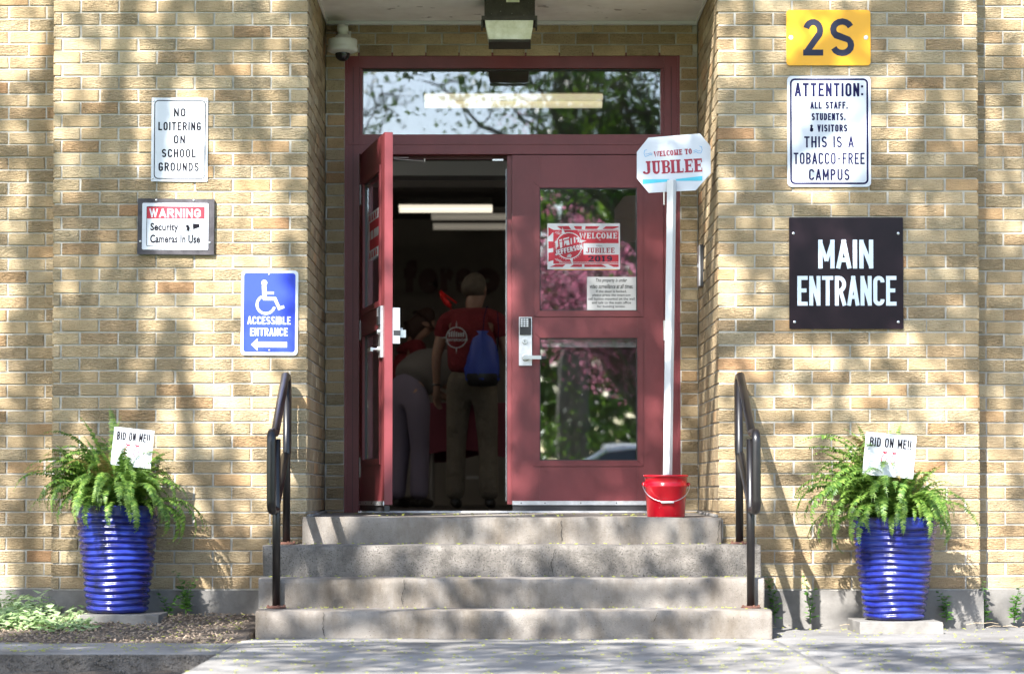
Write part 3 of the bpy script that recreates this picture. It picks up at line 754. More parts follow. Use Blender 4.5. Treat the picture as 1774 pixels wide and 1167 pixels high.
# slab serif glyphs on a unit box: list of strokes ('v',x,z0,z1) ('h',z,x0,x1) ('c', pts)
def slab(ink, word, x0, z0, x1, z1, y, gap=.16, thick=.30, thin=.13, fit=None):
    Wd = {'I': .45, 'J': .8, 'L': .8, 'M': 1.25, 'W': 1.35, ' ': .5, '1': .6, '.': .3}
    tot = sum(Wd.get(c, .9) for c in word) + gap * (len(word) - 1)
    ux = (x1 - x0) / tot; H = z1 - z0; x = x0; k = 0
    for c in word:
        wgt = Wd.get(c, .9)
        def pt(a, b_): return (x + a * ux, z0 + b_ * H)
        def bar(a0, b0, a1, b1):
            nonlocal k; k += 1
            ink.poly([pt(a0, b0), pt(a1, b0), pt(a1, b1), pt(a0, b1)], y - k * 1e-5)
        def ln(pts, wd):
            nonlocal k; k += 1
            ink.line([pt(*p) for p in pts], [w_ * ux for w_ in wd] if isinstance(wd, list) else wd * ux, y - k * 1e-5)
        t, h, sf_ = thick, thin, .11
        def stem(a, b0=0, b1=1, top=True, bot=True):
            bar(a, b0, a + t, b1)
            if top: bar(a - sf_, b1 - h * .8, a + t + sf_, b1)
            if bot: bar(a - sf_, b0, a + t + sf_, b0 + h * .8)
        m = sf_
        if c == 'E':
            stem(m); bar(m + t, 0, wgt, h); bar(m + t, 1 - h, wgt, 1); bar(m + t, .45, wgt - .18, .45 + h)
            bar(wgt - .09, 0, wgt, .30); bar(wgt - .09, .7, wgt, 1); bar(wgt - .24, .38, wgt - .16, .66)
        elif c == 'F': stem(m); bar(m + t, 1 - h, wgt, 1); bar(m + t, .45, wgt - .18, .45 + h); bar(wgt - .09, .7, wgt, 1)
        elif c == 'L': stem(m); bar(m + t, 0, wgt, h); bar(wgt - .09, 0, wgt, .34)
        elif c == 'I': stem((wgt - t) / 2)
        elif c == 'T': stem((wgt - t) / 2, top=False); bar(0, 1 - h, wgt, 1); bar(0, .7, .09, 1); bar(wgt - .09, .7, wgt, 1)
        elif c == 'U':
            bar(.08, .28, .08 + t, 1); bar(0, 1 - h, .08 + t + .1, 1); bar(wgt - .08 - t * .6, .28, wgt - .08, 1); bar(wgt - .1 - t * .9, 1 - h, wgt, 1)
            ln([(.08 + t / 2 + (wgt - .16 - t * .8) / 2 * (1 - math.cos(R(q))), .28 - .19 * math.sin(R(q))) for q in range(0, 181, 20)], [t - (t * .4) * i / 9 for i in range(10)])
        elif c == 'J':
            bar(wgt - .08 - t, .25, wgt - .08, 1); bar(wgt - t - .2, 1 - h, wgt, 1)
            ln([(.30 + .27 * math.cos(R(q)) + 0, .25 + .16 * math.sin(R(q))) for q in range(0, -181, -20)], [t * .9, t * .9, t * .8, t * .7, t * .6, t * .55, t * .6, t * .8, t * .9, t * .5][:10])
        elif c in 'BRP':
            stem(m)
            r_ = wgt - .05
            ln([(m + t, .95), (r_ - .22, .95), (r_ - .08, .86), (r_ - .06, .75), (r_ - .1, .62), (r_ - .24, .53), (m + t, .53)], [h * .8, h, t * .7, t * .9, t * .7, h, h * .8])
            if c == 'B': ln([(m + t, .5), (r_ - .2, .5), (r_ - .06, .42), (r_ - .03, .28), (r_ - .07, .14), (r_ - .22, .05), (m + t, .05)], [h * .8, h, t * .7, t * .9, t * .7, h, h * .8])
            if c == 'R': ln([(m + t, .52), (r_ - .2, .30), (r_, .02)], [h, t * .8, t * .9])
        elif c in 'OCGQ0':
            a0, a1 = (0, 360) if c in 'O0' else (42, 318)
            n_ = 20; pts = []; ws = []
            for i in range(n_ + 1):
                q = R(a0 + (a1 - a0) * i / n_); pts.append((wgt / 2 + (wgt / 2 - t / 2) * math.cos(q), .5 + (.5 - h * .3) * math.sin(q))); ws.append(h * .9 + (t - h * .9) * abs(math.cos(q)))
            ln(pts, ws)
            if c == 'C': bar(wgt - .12, .66, wgt - .02, .95); bar(wgt - .12, .05, wgt - .02, .34)
        elif c == 'M':
            stem(m, top=True); stem(wgt - m - t); ln([(m + t * .4, .95), (wgt / 2, .12), (wgt - m - t * .4, .95)], t * .7)
        elif c == 'N': stem(m); stem(wgt - m - t * .8); ln([(m + .1, .96), (wgt - m - .1, .04)], t * .8)
        elif c == 'W':
            ln([(.12, .98), (.38, .06), (.68, .9), (.98, .06), (wgt - .12, .98)], [t, t * .8, t * .6, t * .8, t]); bar(0, 1 - h * .8, .38, 1); bar(wgt - .38, 1 - h * .8, wgt, 1)
        elif c == 'S': ln([(wgt - .1, .74), (wgt - .2, .92), (.4, .95), (.15, .78), (.3, .58), (.62, .44), (wgt - .14, .24), (wgt - .32, .05), (.2, .07), (.08, .26)], [t * .5, t * .5, h, t * .8, t * .8, t * .8, t * .8, h, t * .5, t * .5])
        elif c == '2': ln([(.1, .72), (.2, .9), (.5, .95), (.76, .78), (.66, .5), (.1, .08), (.9, .08)], [t * .8, t * .6, h, t, t * .8, h * 1.4, h * 1.6])
        elif c == '1': stem((wgt - t) / 2); ln([(0.02, .74), (wgt / 2, .92)], h)
        elif c == '9':
            ln([(.45 + .28 * math.cos(R(q)), .68 + .24 * math.sin(R(q))) for q in range(0, 361, 30)], t * .7); ln([(.74, .68), (.72, .3), (.5, .07), (.14, .12)], [t, t * .8, h, t * .6])
        x += (wgt + gap) * ux
class Sign:
    """a flat sign measured in the photograph's pixels; px/py are turned into local metres round its centre"""
    def __init__(s, name, label, cat, cx, cy, Y, rot=0, group=None, thick=.003, scale=None):
        s.c = P(cx, cy, Y); s.cx, s.cy = cx, cy; s.S = scale or S(Y)
        s.t = thing(name, label, cat, s.c, group, rot=(0, rot, 0)); s.k = 0; s.th = thick
    def L(s, px, py): return ((px - s.cx) / s.S, -(py - s.cy) / s.S)
    def plate(s, x0, y0, x1, y1, r, mat, name='plate', y=0, th=None):
        a = s.L(x0, y1); b_ = s.L(x1, y0); bm = bmesh.new(); prism(bm, rrect(a[0], b_[0], a[1], b_[1], r / s.S), y, y + (th or s.th)); return fin(bm, name, mat, s.t)
    def ink(s, name='lettering'): return Ink(name)
    def txt(s, ink, t, x0, y0, x1, y1, bold=0, ital=0, d=.0008, sw=0, gap=.32):
        a = s.L(x0, y1); b_ = s.L(x1, y0)
        if sw: sans(ink, t, a[0], a[1], b_[0], b_[1], -d, sw, gap)
        else: ink.text(t, a[0], a[1], b_[0], b_[1], -d, bold, ital)
    def frame(s, ink, x0, y0, x1, y1, r, wd, d=.0005):
        a = s.L(x0, y1); b_ = s.L(x1, y0); ink.line(rrect(a[0], b_[0], a[1], b_[1], r / s.S), wd / s.S, -d, closed=True)
    def rect(s, ink, x0, y0, x1, y1, d=.0004):
        a = s.L(x0, y1); b_ = s.L(x1, y0); ink.poly([(a[0], a[1]), (b_[0], a[1]), (b_[0], b_[1]), (a[0], b_[1])], -d)
    def pts(s, L_, off=(0, 0), k=1): return [s.L(off[0] + x * k, off[1] + y * k) for x, y in L_]
    def bolt(s, px, py, r=2.4, mat=None):
        a = s.L(px, py); bm = bmesh.new()
        bmesh.ops.create_uvsphere(bm, u_segments=12, v_segments=6, radius=1, matrix=Matrix.Translation((a[0], -.0008, a[1])) @ Matrix.Diagonal((r / s.S, .0035, r / s.S, 1)))
        fin(bm, 'screw', mat or M_steel, s.t, smooth=True)
YS = -.008
# 2S
s = Sign('yellow_sign', 'yellow plate reading 2S above the attention sign', 'sign', 1435, 65.5, YS)
s.plate(1362, 17, 1508.5, 114, 6, M_yellow)
i = s.ink(); s.txt(i, '2', 1391, 33, 1426, 97, sw=.165); s.txt(i, 'S', 1438, 32, 1480, 98, sw=.165); i.done(M_greytext, s.t)
s.bolt(1370, 65.5, 4, M_white); s.bolt(1500.5, 65.5, 4, M_white)
# attention
s = Sign('attention_sign', 'white tobacco free campus sign with navy border and lettering', 'sign', 1436.5, 227.5, YS)
s.plate(1363.5, 131, 1509, 324.5, 8, M_white)
i = s.ink(); s.frame(i, 1370, 137, 1503, 318.5, 7, 3.2)
for t, x0, x1, y0, y1, b_ in (('ATTENTION:', 1377, 1496, 143.5, 167, .165), ('ALL STAFF,', 1404, 1469, 176, 188.5, .20), ('STUDENTS,', 1406, 1465, 196, 208.5, .20), ('& VISITORS', 1403, 1468, 216, 228.5, .20), ('THIS IS A', 1393, 1479, 236.5, 256, .15), ('TOBACCO-FREE', 1374.5, 1498, 265, 285, .14), ('CAMPUS', 1401, 1471.5, 293.5, 313, .15)):
    s.txt(i, t, x0, y0, x1, y1, sw=b_, gap=.45)
i.done(M_navy, s.t)
# main entrance
s = Sign('main_entrance_sign', 'dark square plate reading MAIN ENTRANCE in silver letters', 'sign', 1466, 473, YS - .004, thick=.006)
s.plate(1367, 376, 1565, 570, 2, M_brownplate)
M_silver = new_mat('silver letters', (.72, .78, .86), .22, .35)
i = s.ink(); s.txt(i, 'MAIN', 1417.5, 415, 1513, 465, sw=.15, gap=.22); s.txt(i, 'ENTRANCE', 1381, 478, 1553, 529.5, sw=.132, gap=.22); i.done(M_silver, s.t)
for q in ((1374.5, 404), (1556.5, 404), (1376, 558), (1556, 558)): s.bolt(*q, 2.6)
# no loitering
s = Sign('no_loitering_sign', 'white no loitering sign with thin black border, highest on the left wall', 'sign', 311, 242, YS, rot=R(.3))
s.plate(262, 169, 360, 315, 1.5, M_white)
i = s.ink(); s.frame(i, 267.5, 174, 355.5, 310, 7, 1.5)
for t, x0, x1, y0, y1 in (('NO', 301, 321, 187.5, 202), ('LOITERING', 274, 348, 211.5, 226), ('ON', 301, 320.5, 234.5, 249), ('SCHOOL', 280.5, 339.5, 258.5, 273), ('GROUNDS', 275, 345, 282, 297)): s.txt(i, t, x0, y0, x1, y1, sw=.17, gap=.5)
i.done(M_black, s.t)
for q in ((265.5, 174.5), (356.5, 174.5), (265.5, 309.5), (356.5, 309.5)): s.bolt(*q, 1.6)
# warning
s = Sign('warning_sign', 'white security camera warning sign with red heading on a dark board', 'sign', 304, 392.5, -.026, rot=R(.4))
s.plate(238, 344, 371, 441, 1, M_board, 'backboard', .0035, .02)
s.plate(246, 351.6, 361, 432.8, 2.5, M_white)
i = Ink('heading'); s.rect(i, 254, 358, 354, 378.8); i.done(M_signred, s.t)
i = Ink('heading_lettering'); s.txt(i, 'WARNING', 258.3, 361.4, 347.7, 376.8, d=.0010, sw=.19, gap=.25); i.done(M_white, s.t)
i = s.ink(); s.frame(i, 254, 358, 354, 426.6, 2, .9, d=.0007)
s.txt(i, 'Security', 260.6, 386.3, 309, 403.8, .035); s.txt(i, 'Cameras In Use', 260.3, 406.6, 347, 421.3, .035)
K = lambda L_: [s.L(230 + x / 9.727, 330 + y / 9.727) for x, y in L_]
c = K([(868, 640)])[0]; i.ring(c[0], c[1], 48 / 9.727 / s.S, .5 / s.S, -.0008)
i.line(K([(900, 590), (925, 598), (942, 625), (938, 655), (922, 670)]), 4.2 / s.S, -.0009)
i.line(K([(940, 570), (985, 552), (1000, 560), (1008, 640), (985, 680), (880, 688)]), .5 / s.S, -.0008)
i.poly(K([(1012, 555), (1120, 560), (1132, 615), (1020, 655)]), -.0009); i.line(K([(1010, 660), (1025, 685), (1060, 688)]), .6 / s.S, -.0008)
i.done(M_black, s.t)
for q in ((270, 346.5), (335, 346.5), (243, 418.5), (363.5, 420)):
    a = s.L(*q); bm = bmesh.new(); bmesh.ops.create_uvsphere(bm, u_segments=10, v_segments=6, radius=1, matrix=Matrix.Translation((a[0], .0032, a[1])) @ Matrix.Diagonal((.0065, .004, .0065, 1))); fin(bm, 'screw', M_steel, s.t, smooth=True)
# accessible entrance
s = Sign('accessible_entrance_sign', 'blue accessible entrance sign with a white wheelchair symbol and arrow', 'sign', 467, 541.5, YS, rot=R(.4))
s.plate(417.5, 468, 516.5, 615.5, 7, M_white)
i = Ink('blue_field'); a = s.L(422, 610); b_ = s.L(511.5, 472.7); i.poly(rrect(a[0], b_[0], a[1], b_[1], 5 / s.S), -.0004); i.done(M_blue, s.t)
i = Ink('symbol')
K = lambda L_: [s.L(x / 2.917, 400 + y / 2.917) for x, y in L_]
c = K([(1334, 262)])[0]; i.circle(c[0], c[1], 15 / 2.917 / s.S, -.0008)
i.line(K([(1333, 276), (1337, 345)]), 22 / 2.917 / s.S, -.00082); i.line(K([(1330, 342), (1389, 342), (1412, 392)]), 16 / 2.917 / s.S, -.00084)
i.line(K([(1404, 394), (1436, 381)]), 15 / 2.917 / s.S, -.00086); i.line(K([(1336, 313), (1383, 313)]), 13 / 2.917 / s.S, -.00088)
c = K([(1343, 372)])[0]; i.ring(c[0], c[1], 45 / 2.917 / s.S, 13 / 2.917 / s.S, -.0009, 118, 345)
i.poly(K([(1270, 574), (1303, 543), (1303, 606)]), -.0008); i.poly(K([(1303, 560), (1452, 560), (1452, 588), (1303, 588)]), -.0008)
i.done(M_white, s.t)
i = s.ink(); s.txt(i, 'ACCESSIBLE', 429, 548, 504, 561.8, sw=.17, gap=.3); s.txt(i, 'ENTRANCE', 433.7, 568, 498.8, 581.7, sw=.17, gap=.3); i.done(M_white, s.t)
s.bolt(465.7, 475.2, 1.8); s.bolt(467.3, 607, 1.8)

# poster on the door glass
YG = YF + .0315 - .004
s = Sign('welcome_poster', 'red and white striped poster on the upper glass of the closed door', 'poster', 1011, 426.6, YG, thick=.001)
pl = s.plate(948.2, 386.8, 1074.2, 466.6, .3, M_white)
K = lambda L_: [s.L(940 + x / 7.07, 380 + y / 7.07) for x, y in L_]
i = Ink('red_rays')
for q in ([(70, 95), (150, 135), (70, 215)], [(70, 270), (130, 270), (130, 350), (70, 360)], [(70, 410), (130, 400), (130, 500), (70, 520)], [(175, 82), (320, 80), (350, 122), (225, 122)], [(380, 82), (480, 82), (480, 120), (405, 120)], [(525, 82), (700, 82), (665, 118), (520, 118)],
          [(775, 84), (932, 84), (932, 95), (860, 118), (735, 118)], [(85, 584), (160, 552), (280, 552), (245, 584)], [(335, 584), (375, 552), (485, 552), (480, 584)], [(510, 584), (510, 552), (725, 552), (785, 584)], [(800, 552), (932, 552), (932, 584), (870, 584)]):
    i.poly(K(q), -.0004)
i.poly(K([(130, 128), (932, 128), (932, 292), (500, 292), (500, 432), (932, 432), (932, 545), (130, 545)]), -.00042)
i.done(M_signred, s.t)
i = Ink('white_emblem')
for yy in (135, 146, 522, 534): i.line(K([(430 if yy < 300 else 200, yy), (932, yy)]), .5 / s.S, -.0006)
c = K([(322, 322)])[0]; i.ring(c[0], c[1], 160 / 7.07 / s.S, 11 / 7.07 / s.S, -.00065, 0, 360, 40)
i.poly(K([(240, 92), (280, 180), (232, 170)]), -.0007); i.poly(K([(538, 262), (450, 290), (455, 245)]), -.0007); i.poly(K([(372, 568), (332, 480), (368, 470)]), -.0007)
for q in ([(150, 270), (185, 258), (192, 330), (170, 350)], [(200, 250), (235, 240), (240, 262), (205, 270)], [(205, 280), (240, 272), (240, 345), (215, 352)], [(250, 235), (322, 215), (325, 232), (252, 252)], [(262, 262), (320, 250), (330, 310), (295, 318), (285, 285), (262, 330)], [(340, 232), (358, 228), (360, 300), (345, 305)], [(380, 220), (400, 215), (402, 285), (385, 290)], [(412, 222), (445, 215), (452, 275), (425, 280), (430, 245), (412, 250)]):
    i.poly(K(q), -.00072)
for k in range(26):
    q = R(150 + k * 9); a = K([(322 + 178 * math.cos(q), 322 - 178 * math.sin(q))])[0]
    if 0 < math.cos(q) < .9 or math.cos(q) < -.2: i.circle(a[0], a[1], .55 / s.S, -.00066, 6)
for off in (0, 14, 28): i.line(K([(150 + off, 170 + off * .4), (165 + off, 150 + off), (190 + off, 158 + off), (205 + off, 140 + off)]), .6 / s.S, -.0006); i.line(K([(150 + off, 480), (170 + off, 505), (190 + off, 500), (215 + off, 525)]), .6 / s.S, -.0006)
for q in ((322, 448, 16), (338, 455, 12), (306, 455, 10), (350, 440, 6), (312, 436, 6), (326, 430, 6), (340, 430, 6)): a = K([q[:2]])[0]; i.circle(a[0], a[1], q[2] / 7.07 / s.S, -.00075, 10)
i.done(M_white, s.t)
i = Ink('band'); i.poly(K([(138, 372), (478, 290), (500, 360), (150, 452)]), -.0009); i.done(M_darkred, s.t)
i = Ink('lettering')
a = s.L(940 + 452 / 7.07, 380 + 235 / 7.07); b_ = s.L(940 + 915 / 7.07, 380 + 165 / 7.07); slab(i, 'WELCOME', a[0], a[1], b_[0], b_[1], -.0008)
a = K([(690, 260)])[0]; i.text('TO', a[0], a[1], a[0] + .010, a[1] + .007, -.0008, .02)
me_c = K([(320, 372)])[0]
_n = len(i.bm.verts); sans(i, 'JEFFERSON', me_c[0] - .084, me_c[1] - .0155, me_c[0] + .084, me_c[1] + .0155, -.0013, .2, .3); i.bm.verts.ensure_lookup_table(); bmesh.ops.transform(i.bm, verts=i.bm.verts[_n:], matrix=Matrix.Translation((me_c[0], 0, me_c[1])) @ Matrix.Rotation(-R(13.5), 4, 'Y') @ Matrix.Translation((-me_c[0], 0, -me_c[1])))
i.done(M_white, s.t)
i = Ink('jubilee_lettering'); a = K([(535, 412)])[0]; b_ = K([(882, 348)])[0]; slab(i, 'JUBILEE', a[0], a[1], b_[0], b_[1], -.0006); i.done(M_darkred, s.t)
i = Ink('year_lettering'); a = K([(555, 515)])[0]; b_ = K([(855, 448)])[0]; slab(i, '2019', a[0], a[1], b_[0], b_[1], -.0008); a = K([(660, 332)])[0]; i.text('FINAL', a[0], a[1], a[0] + .038, a[1] + .0075, -.0008, 0); i.done(M_greytext, s.t)
i = Ink('yellow_edge'); s.rect(i, 960, 466.7, 1070, 467.6, -.0002); i.done(M_yellow, s.t)
# surveillance notice
s = Sign('notice', 'small white video surveillance notice low on the closed door glass', 'notice', 1059.5, 508.2, YG, thick=.001)
s.plate(1017, 479.5, 1102, 537, .3, M_offwhite)
i = s.ink(); K1 = lambda x, y: (940 + x / 7.07, 380 + y / 7.07)
for t, x0, x1, y0, y1, it in (('This property is under', 652, 1035, 722, 778, .3), ('video surveillance at all times.', 578, 1108, 792, 846, .3), ('If the door is locked,', 655, 1030, 866, 898, 0), ('please press the intercom', 610, 1075, 912, 948, 0), ('call button mounted on the wall', 560, 1128, 956, 988, 0), ('and talk to the main office', 603, 1083, 1003, 1034, 0), ('for building access.', 668, 1014, 1050, 1086, 0)):
    a = K1(x0, y0); b_ = K1(x1, y1); s.txt(i, t, a[0], a[1], b_[0], b_[1], .012, it)
i.done(M_black, s.t)
# the same poster seen edge-on on the open door's glass
pp = thing('welcome_poster', 'poster on the glass of the open left door, seen almost edge on', 'poster', dl.location + Vector((0, 0, 0)), rot=(0, 0, ANG))
gx = W - (P(1011, 0, YF).x - DX_L)
pw = .21; zc = P(0, 420, YF).z
bm = bmesh.new(); box(bm, gx - pw, gx + pw, .012, .013, zc - .135, zc + .135); fin(bm, 'sheet', M_white, pp)
i = Ink('red_print')
for k in range(5): x = gx - pw + .02 + k * .082; i.poly([(x, zc + .09), (x + .05, zc + .09), (x + .035, zc + .125), (x + .005, zc + .125)], .0115); i.poly([(x, zc - .125), (x + .05, zc - .125), (x + .035, zc - .09), (x + .005, zc - .09)], .0115)
i.poly([(gx - .18, zc - .08), (gx + .19, zc - .08), (gx + .19, zc - .02), (gx - .18, zc - .02)], .0115); i.poly([(gx - .18, zc + .03), (gx + .19, zc + .03), (gx + .19, zc + .08), (gx - .18, zc + .08)], .0115)
i.ring(gx - .09, zc, .06, .02, .0112)
i.done(M_signred, pp)

# ------------------------------------------------------------------ Jubilee sign, pole, bucket
YJ = -.0
s = Sign('jubilee_sign', 'white octagon sign reading WELCOME TO JUBILEE on a square post in the bucket', 'sign', 1170, 278, YJ - .035, rot=0, thick=.006)
J1 = lambda x, y: s.L(1100 + x / 9.73, 220 + y / 9.73)
oc = [J1(*q) for q in ((245, 130), (1125, 60), (1305, 275), (1310, 735), (1050, 1030), (250, 1072), (48, 825), (48, 375))]
bm = bmesh.new(); prism(bm, oc[::-1], 0, .005); fin(bm, 'plate', M_white, s.t)
Mr = lambda p: Matrix.Translation((p[0], 0, p[1])) @ Matrix.Rotation(-R(4.6), 4, 'Y') @ Matrix.Translation((-p[0], 0, -p[1]))
i = Ink('jubilee_lettering'); c = J1(660, 624); slab(i, 'JUBILEE', c[0] - .158, c[1] - .036, c[0] + .158, c[1] + .036, -.001, gap=.1, thick=.32, thin=.13)
bmesh.ops.transform(i.bm, matrix=Matrix.Translation((c[0], 0, c[1])) @ Matrix.Rotation(-R(3.0), 4, 'Y') @ Matrix.Translation((-c[0], 0, -c[1])), verts=i.bm.verts)
i.done(M_darkred, s.t)
i = Ink('welcome_lettering'); c = J1(663, 388); slab(i, 'WELCOME TO', c[0] - .102, c[1] - .0145, c[0] + .102, c[1] + .0150, -.001, gap=.13, thick=.34, thin=.18)
bmesh.ops.transform(i.bm, matrix=Mr(c), verts=i.bm.verts); i.done(M_darkred, s.t)
i = Ink('teal_bars'); i.poly([J1(*q) for q in ((145, 845), (600, 838), (600, 880), (145, 925))], -.001); i.poly([J1(*q) for q in ((715, 838), (1165, 785), (1165, 868), (715, 868))], -.001); i.done(M_teal, s.t)
i = Ink('blue_flourish')
i.line([J1(*q) for q in ((218, 335), (180, 350), (170, 400), (190, 455), (240, 440), (280, 415), (310, 432))], .0028, -.001); i.line([J1(*q) for q in ((195, 410), (240, 410), (280, 392), (312, 410))], .0024, -.001)
i.line([J1(*q) for q in ((1115, 275), (1150, 285), (1162, 340), (1140, 395), (1090, 395), (1060, 370), (1015, 385))], .0028, -.001); i.line([J1(*q) for q in ((1130, 350), (1090, 362), (1060, 340), (1010, 358))], .0024, -.001)
i.done(M_skyprint, s.t)
# the post belongs to the sign
pt, pb_ = P(1165.5, 309, YJ - .035), P(1157.5, 884, YJ - .0)
bm = bmesh.new(); d = (pt - pb_); L_ = d.length; q = d.to_track_quat('Z', 'Y').to_matrix().to_4x4()
box(bm, -.019, .019, -.019, .019, 0, L_); bmesh.ops.transform(bm, matrix=Matrix.Translation(pb_ - s.c + Vector((0, .0 - .024, 0))) @ q @ Matrix.Rotation(R(24), 4, 'Z'), verts=bm.verts)
po = fin(bm, 'post', M_offwhite, s.t, bevel=.002)
# bucket
bc = P(1156.5, 894.3, -.02)
bk = thing('bucket', 'scratched red bucket on the landing holding the sign post', 'bucket', (bc.x, .10, ZLAND - .002))
SB = S(-.02); r1, r0, hb = 76 / 2 / SB, 66 / 2 / SB, 74 / SB
M_bk = M_bucket; n_, l_, b_ = nodes(M_bk)
tx = N(M_bk, 'ShaderNodeTexNoise', Scale=26, Detail=4, Roughness=.7); gg = N(M_bk, 'ShaderNodeNewGeometry'); l_.new(gg.outputs['Position'], tx.inputs[0])
rr = ramp(M_bk, [(.66, (.36, .003, .011)), (.70, (.7, .45, .45))]); l_.new(tx.outputs['Fac'], rr.inputs[0]); l_.new(rr.outputs[0], b_.inputs['Base Color'])
bm = bmesh.new()
lathe(bm, [(0, .004), (r0 * .97, .0), (r0, .006), (r0 + (r1 - r0) * .7, hb * .70), (r1 * 1.0, hb * .72), (r1 * 1.0, hb * .76), (r1 * .97, hb * .77), (r1 * .985, hb * .95), (r1 * 1.045, hb * .955), (r1 * 1.045, hb), (r1 * .96, hb), (r1 * .93, hb * .9), (r0 * .94, .012), (0, .012)], 40)
bmesh.ops.remove_doubles(bm, verts=bm.verts, dist=.0003)
fin(bm, 'pail', M_bk, bk, smooth=True)
bm = bmesh.new(); pts = []
for k in range(17):
    a = math.pi * k / 16; pts.append((-math.cos(a) * r1 * 1.08, -.012 - math.sin(a) * r1 * .9, hb * .78 - math.sin(a) ** 1.0 * hb * .42))
tube(bm, pts, .0022, 8); hd = fin(bm, 'handle', M_steel, bk, smooth=True)
bm = bmesh.new(); tube(bm, [(-.034, pts[8][1] - .001, pts[8][2]), (.034, pts[8][1] - .001, pts[8][2])], .0065, 10); fin(bm, 'grip', M_offwhite, hd, smooth=True)
bm = bmesh.new()
for sx in (-1, 1): bmesh.ops.create_uvsphere(bm, u_segments=10, v_segments=8, radius=.011, matrix=Matrix.Translation((sx * r1 * 1.02, -.01, hb * .78)))
fin(bm, 'handle_lug', M_bucket, bk, smooth=True)
s.t.location.y += .10; s.t.location.x += .0

# ------------------------------------------------------------------ handrails
def handrail(label, X, pts_y, mir):
    t = thing('handrail', label, 'handrail', (X, 0, 0), 'black steel handrails beside the steps')
    r = .0215
    zt0 = P(0, 652, -.08).z; zb0 = P(0, 789, -.08).z; zt1 = P(0, 748, -.9).z; zb1 = P(0, 884, -.9).z
    ya, yb_, yc, yd = -.075, -.16, -.72, -.915
    rad = .05; pts = []
    def arc(cy, cz, a0, a1, n=7):
        for k in range(n + 1):
            a = R(a0 + (a1 - a0) * k / n); pts.append((0, cy + rad * math.cos(a), cz + rad * math.sin(a)))
    # closed loop: slope up top rail, around the rear end, back along the lower rail, around the front end
    pts.append((0, yc, zt1)); pts.append((0, yb_, zt0))
    arc(ya - rad + .02, zt0 - rad, 90, 0); arc(ya - rad + .02, zb0 + rad, 0, -90)
    pts.append((0, yb_, zb0)); pts.append((0, yc, zb1))
    arc(yd + rad, zb1 + rad, 270, 180); arc(yd + rad, zt1 - rad, 180, 90)
    pts.append((0, yc, zt1))
    bm = bmesh.new(); tube(bm, pts, r * .95, 14, cap=False)
    for v in bm.verts: v.co.x *= 1.1
    bmesh.ops.remove_doubles(bm, verts=bm.verts, dist=.001)
    fin(bm, 'rail', M_rail, t, smooth=True)
    # gusset panel between the two rails at the front and flat infill plates
    for y, z0, z1, nm in ((-.15, RZ[2], P(0, 660, -.15).z, 'post'), (-.70, RZ[0], P(0, 760, -.7).z, 'post')):
        bm = bmesh.new(); tube(bm, [(mir * .006, y, z0 + .004), (mir * .006, y, z1)], .0205, 14); p_ = fin(bm, nm, M_rail, t, smooth=True)
        bm = bmesh.new(); lathe(bm, [(0, .012), (.026, .012), (.05, .006), (.05, 0.001)], 18, cx=mir * .006, cy=y)
        bmesh.ops.translate(bm, verts=bm.verts, vec=(0, 0, z0)); fl = fin(bm, 'base_plate', M_rust, p_)
        bm = bmesh.new()
        for a in range(4): bmesh.ops.create_cone(bm, cap_ends=True, segments=6, radius1=.007, radius2=.006, depth=.009, matrix=Matrix.Translation((mir * .006 + .042 * math.cos(a * 1.57 + .3), y + .036 * math.sin(a * 1.57 + .3), z0 + .012)))
        fin(bm, 'bolt', M_rust, p_)
    return t
XRL = (P(472, 0, -.915).x); XRR = P(1308, 0, -.915).x
handrail('black steel handrail on the left side of the steps', XRL, None, 1)
handrail('black steel handrail on the right side of the steps', XRR, None, -1)

# ------------------------------------------------------------------ wall fittings
ic = P(1218, 461, .93)
it_ = thing('intercom', 'slim dark and silver intercom on the right recess wall', 'intercom', (XR0, .93, ic.z))
h = 36 / S(.93)
boxo('housing', -.018, -.001, -.055, .055, -h, h, M_dark, it_, bevel=.003)
boxo('face_plate', -.026, -.0185, -.05, .05, -h + .003, h - .003, M_alu, it_, bevel=.002)
boxo('call_button', -.031, -.0265, -.01, .012, -.01, .012, M_steel, it_, bevel=.003)
# dome camera
dc = P(593.5, 82, 1.05)
ct = thing('dome_camera', 'white dome security camera in the top left corner of the recess', 'security camera', (dc.x, 1.05, dc.z))
k_ = 1 / S(1.05)
bm = bmesh.new()
lathe(bm, [(.0, 20 * k_), (12 * k_, 20 * k_), (14 * k_, 16 * k_), (24.5 * k_, 13 * k_), (25.5 * k_, 10 * k_), (25.5 * k_, 4 * k_), (25 * k_, 0), (26.2 * k_, -1.5 * k_), (26.2 * k_, -7 * k_), (23 * k_, -8.5 * k_), (14 * k_, -11 * k_), (0, -11 * k_)], 32)
bmesh.ops.remove_doubles(bm, verts=bm.verts, dist=.0003); fin(bm, 'housing', M_camw, ct, smooth=True)
bm = bmesh.new(); bmesh.ops.create_uvsphere(bm, u_segments=24, v_segments=14, radius=13 * k_, matrix=Matrix.Translation((0, 0, -12 * k_)))
fin(bm, 'dome', new_mat('smoked dome', (.01, .01, .012), .08), ct, smooth=True)
bm = bmesh.new(); lathe(bm, [(0, 38 * k_), (9.5 * k_, 38 * k_), (10 * k_, 28 * k_), (8 * k_, 26 * k_), (9 * k_, 20.5 * k_)], 24); fin(bm, 'neck', M_camw, ct, smooth=True)
bm = bmesh.new(); tube(bm, [(0, 0, 33 * k_), (0, .08, 35 * k_), (0, YB - 1.05, 35 * k_)], 8 * k_, 14); fin(bm, 'arm', M_camw, ct, smooth=True)
boxo('bracket', -11 * k_, 11 * k_, YB - 1.05 - .012, YB - 1.05 - .002, 14 * k_, 39 * k_, M_camw, ct, bevel=.002)
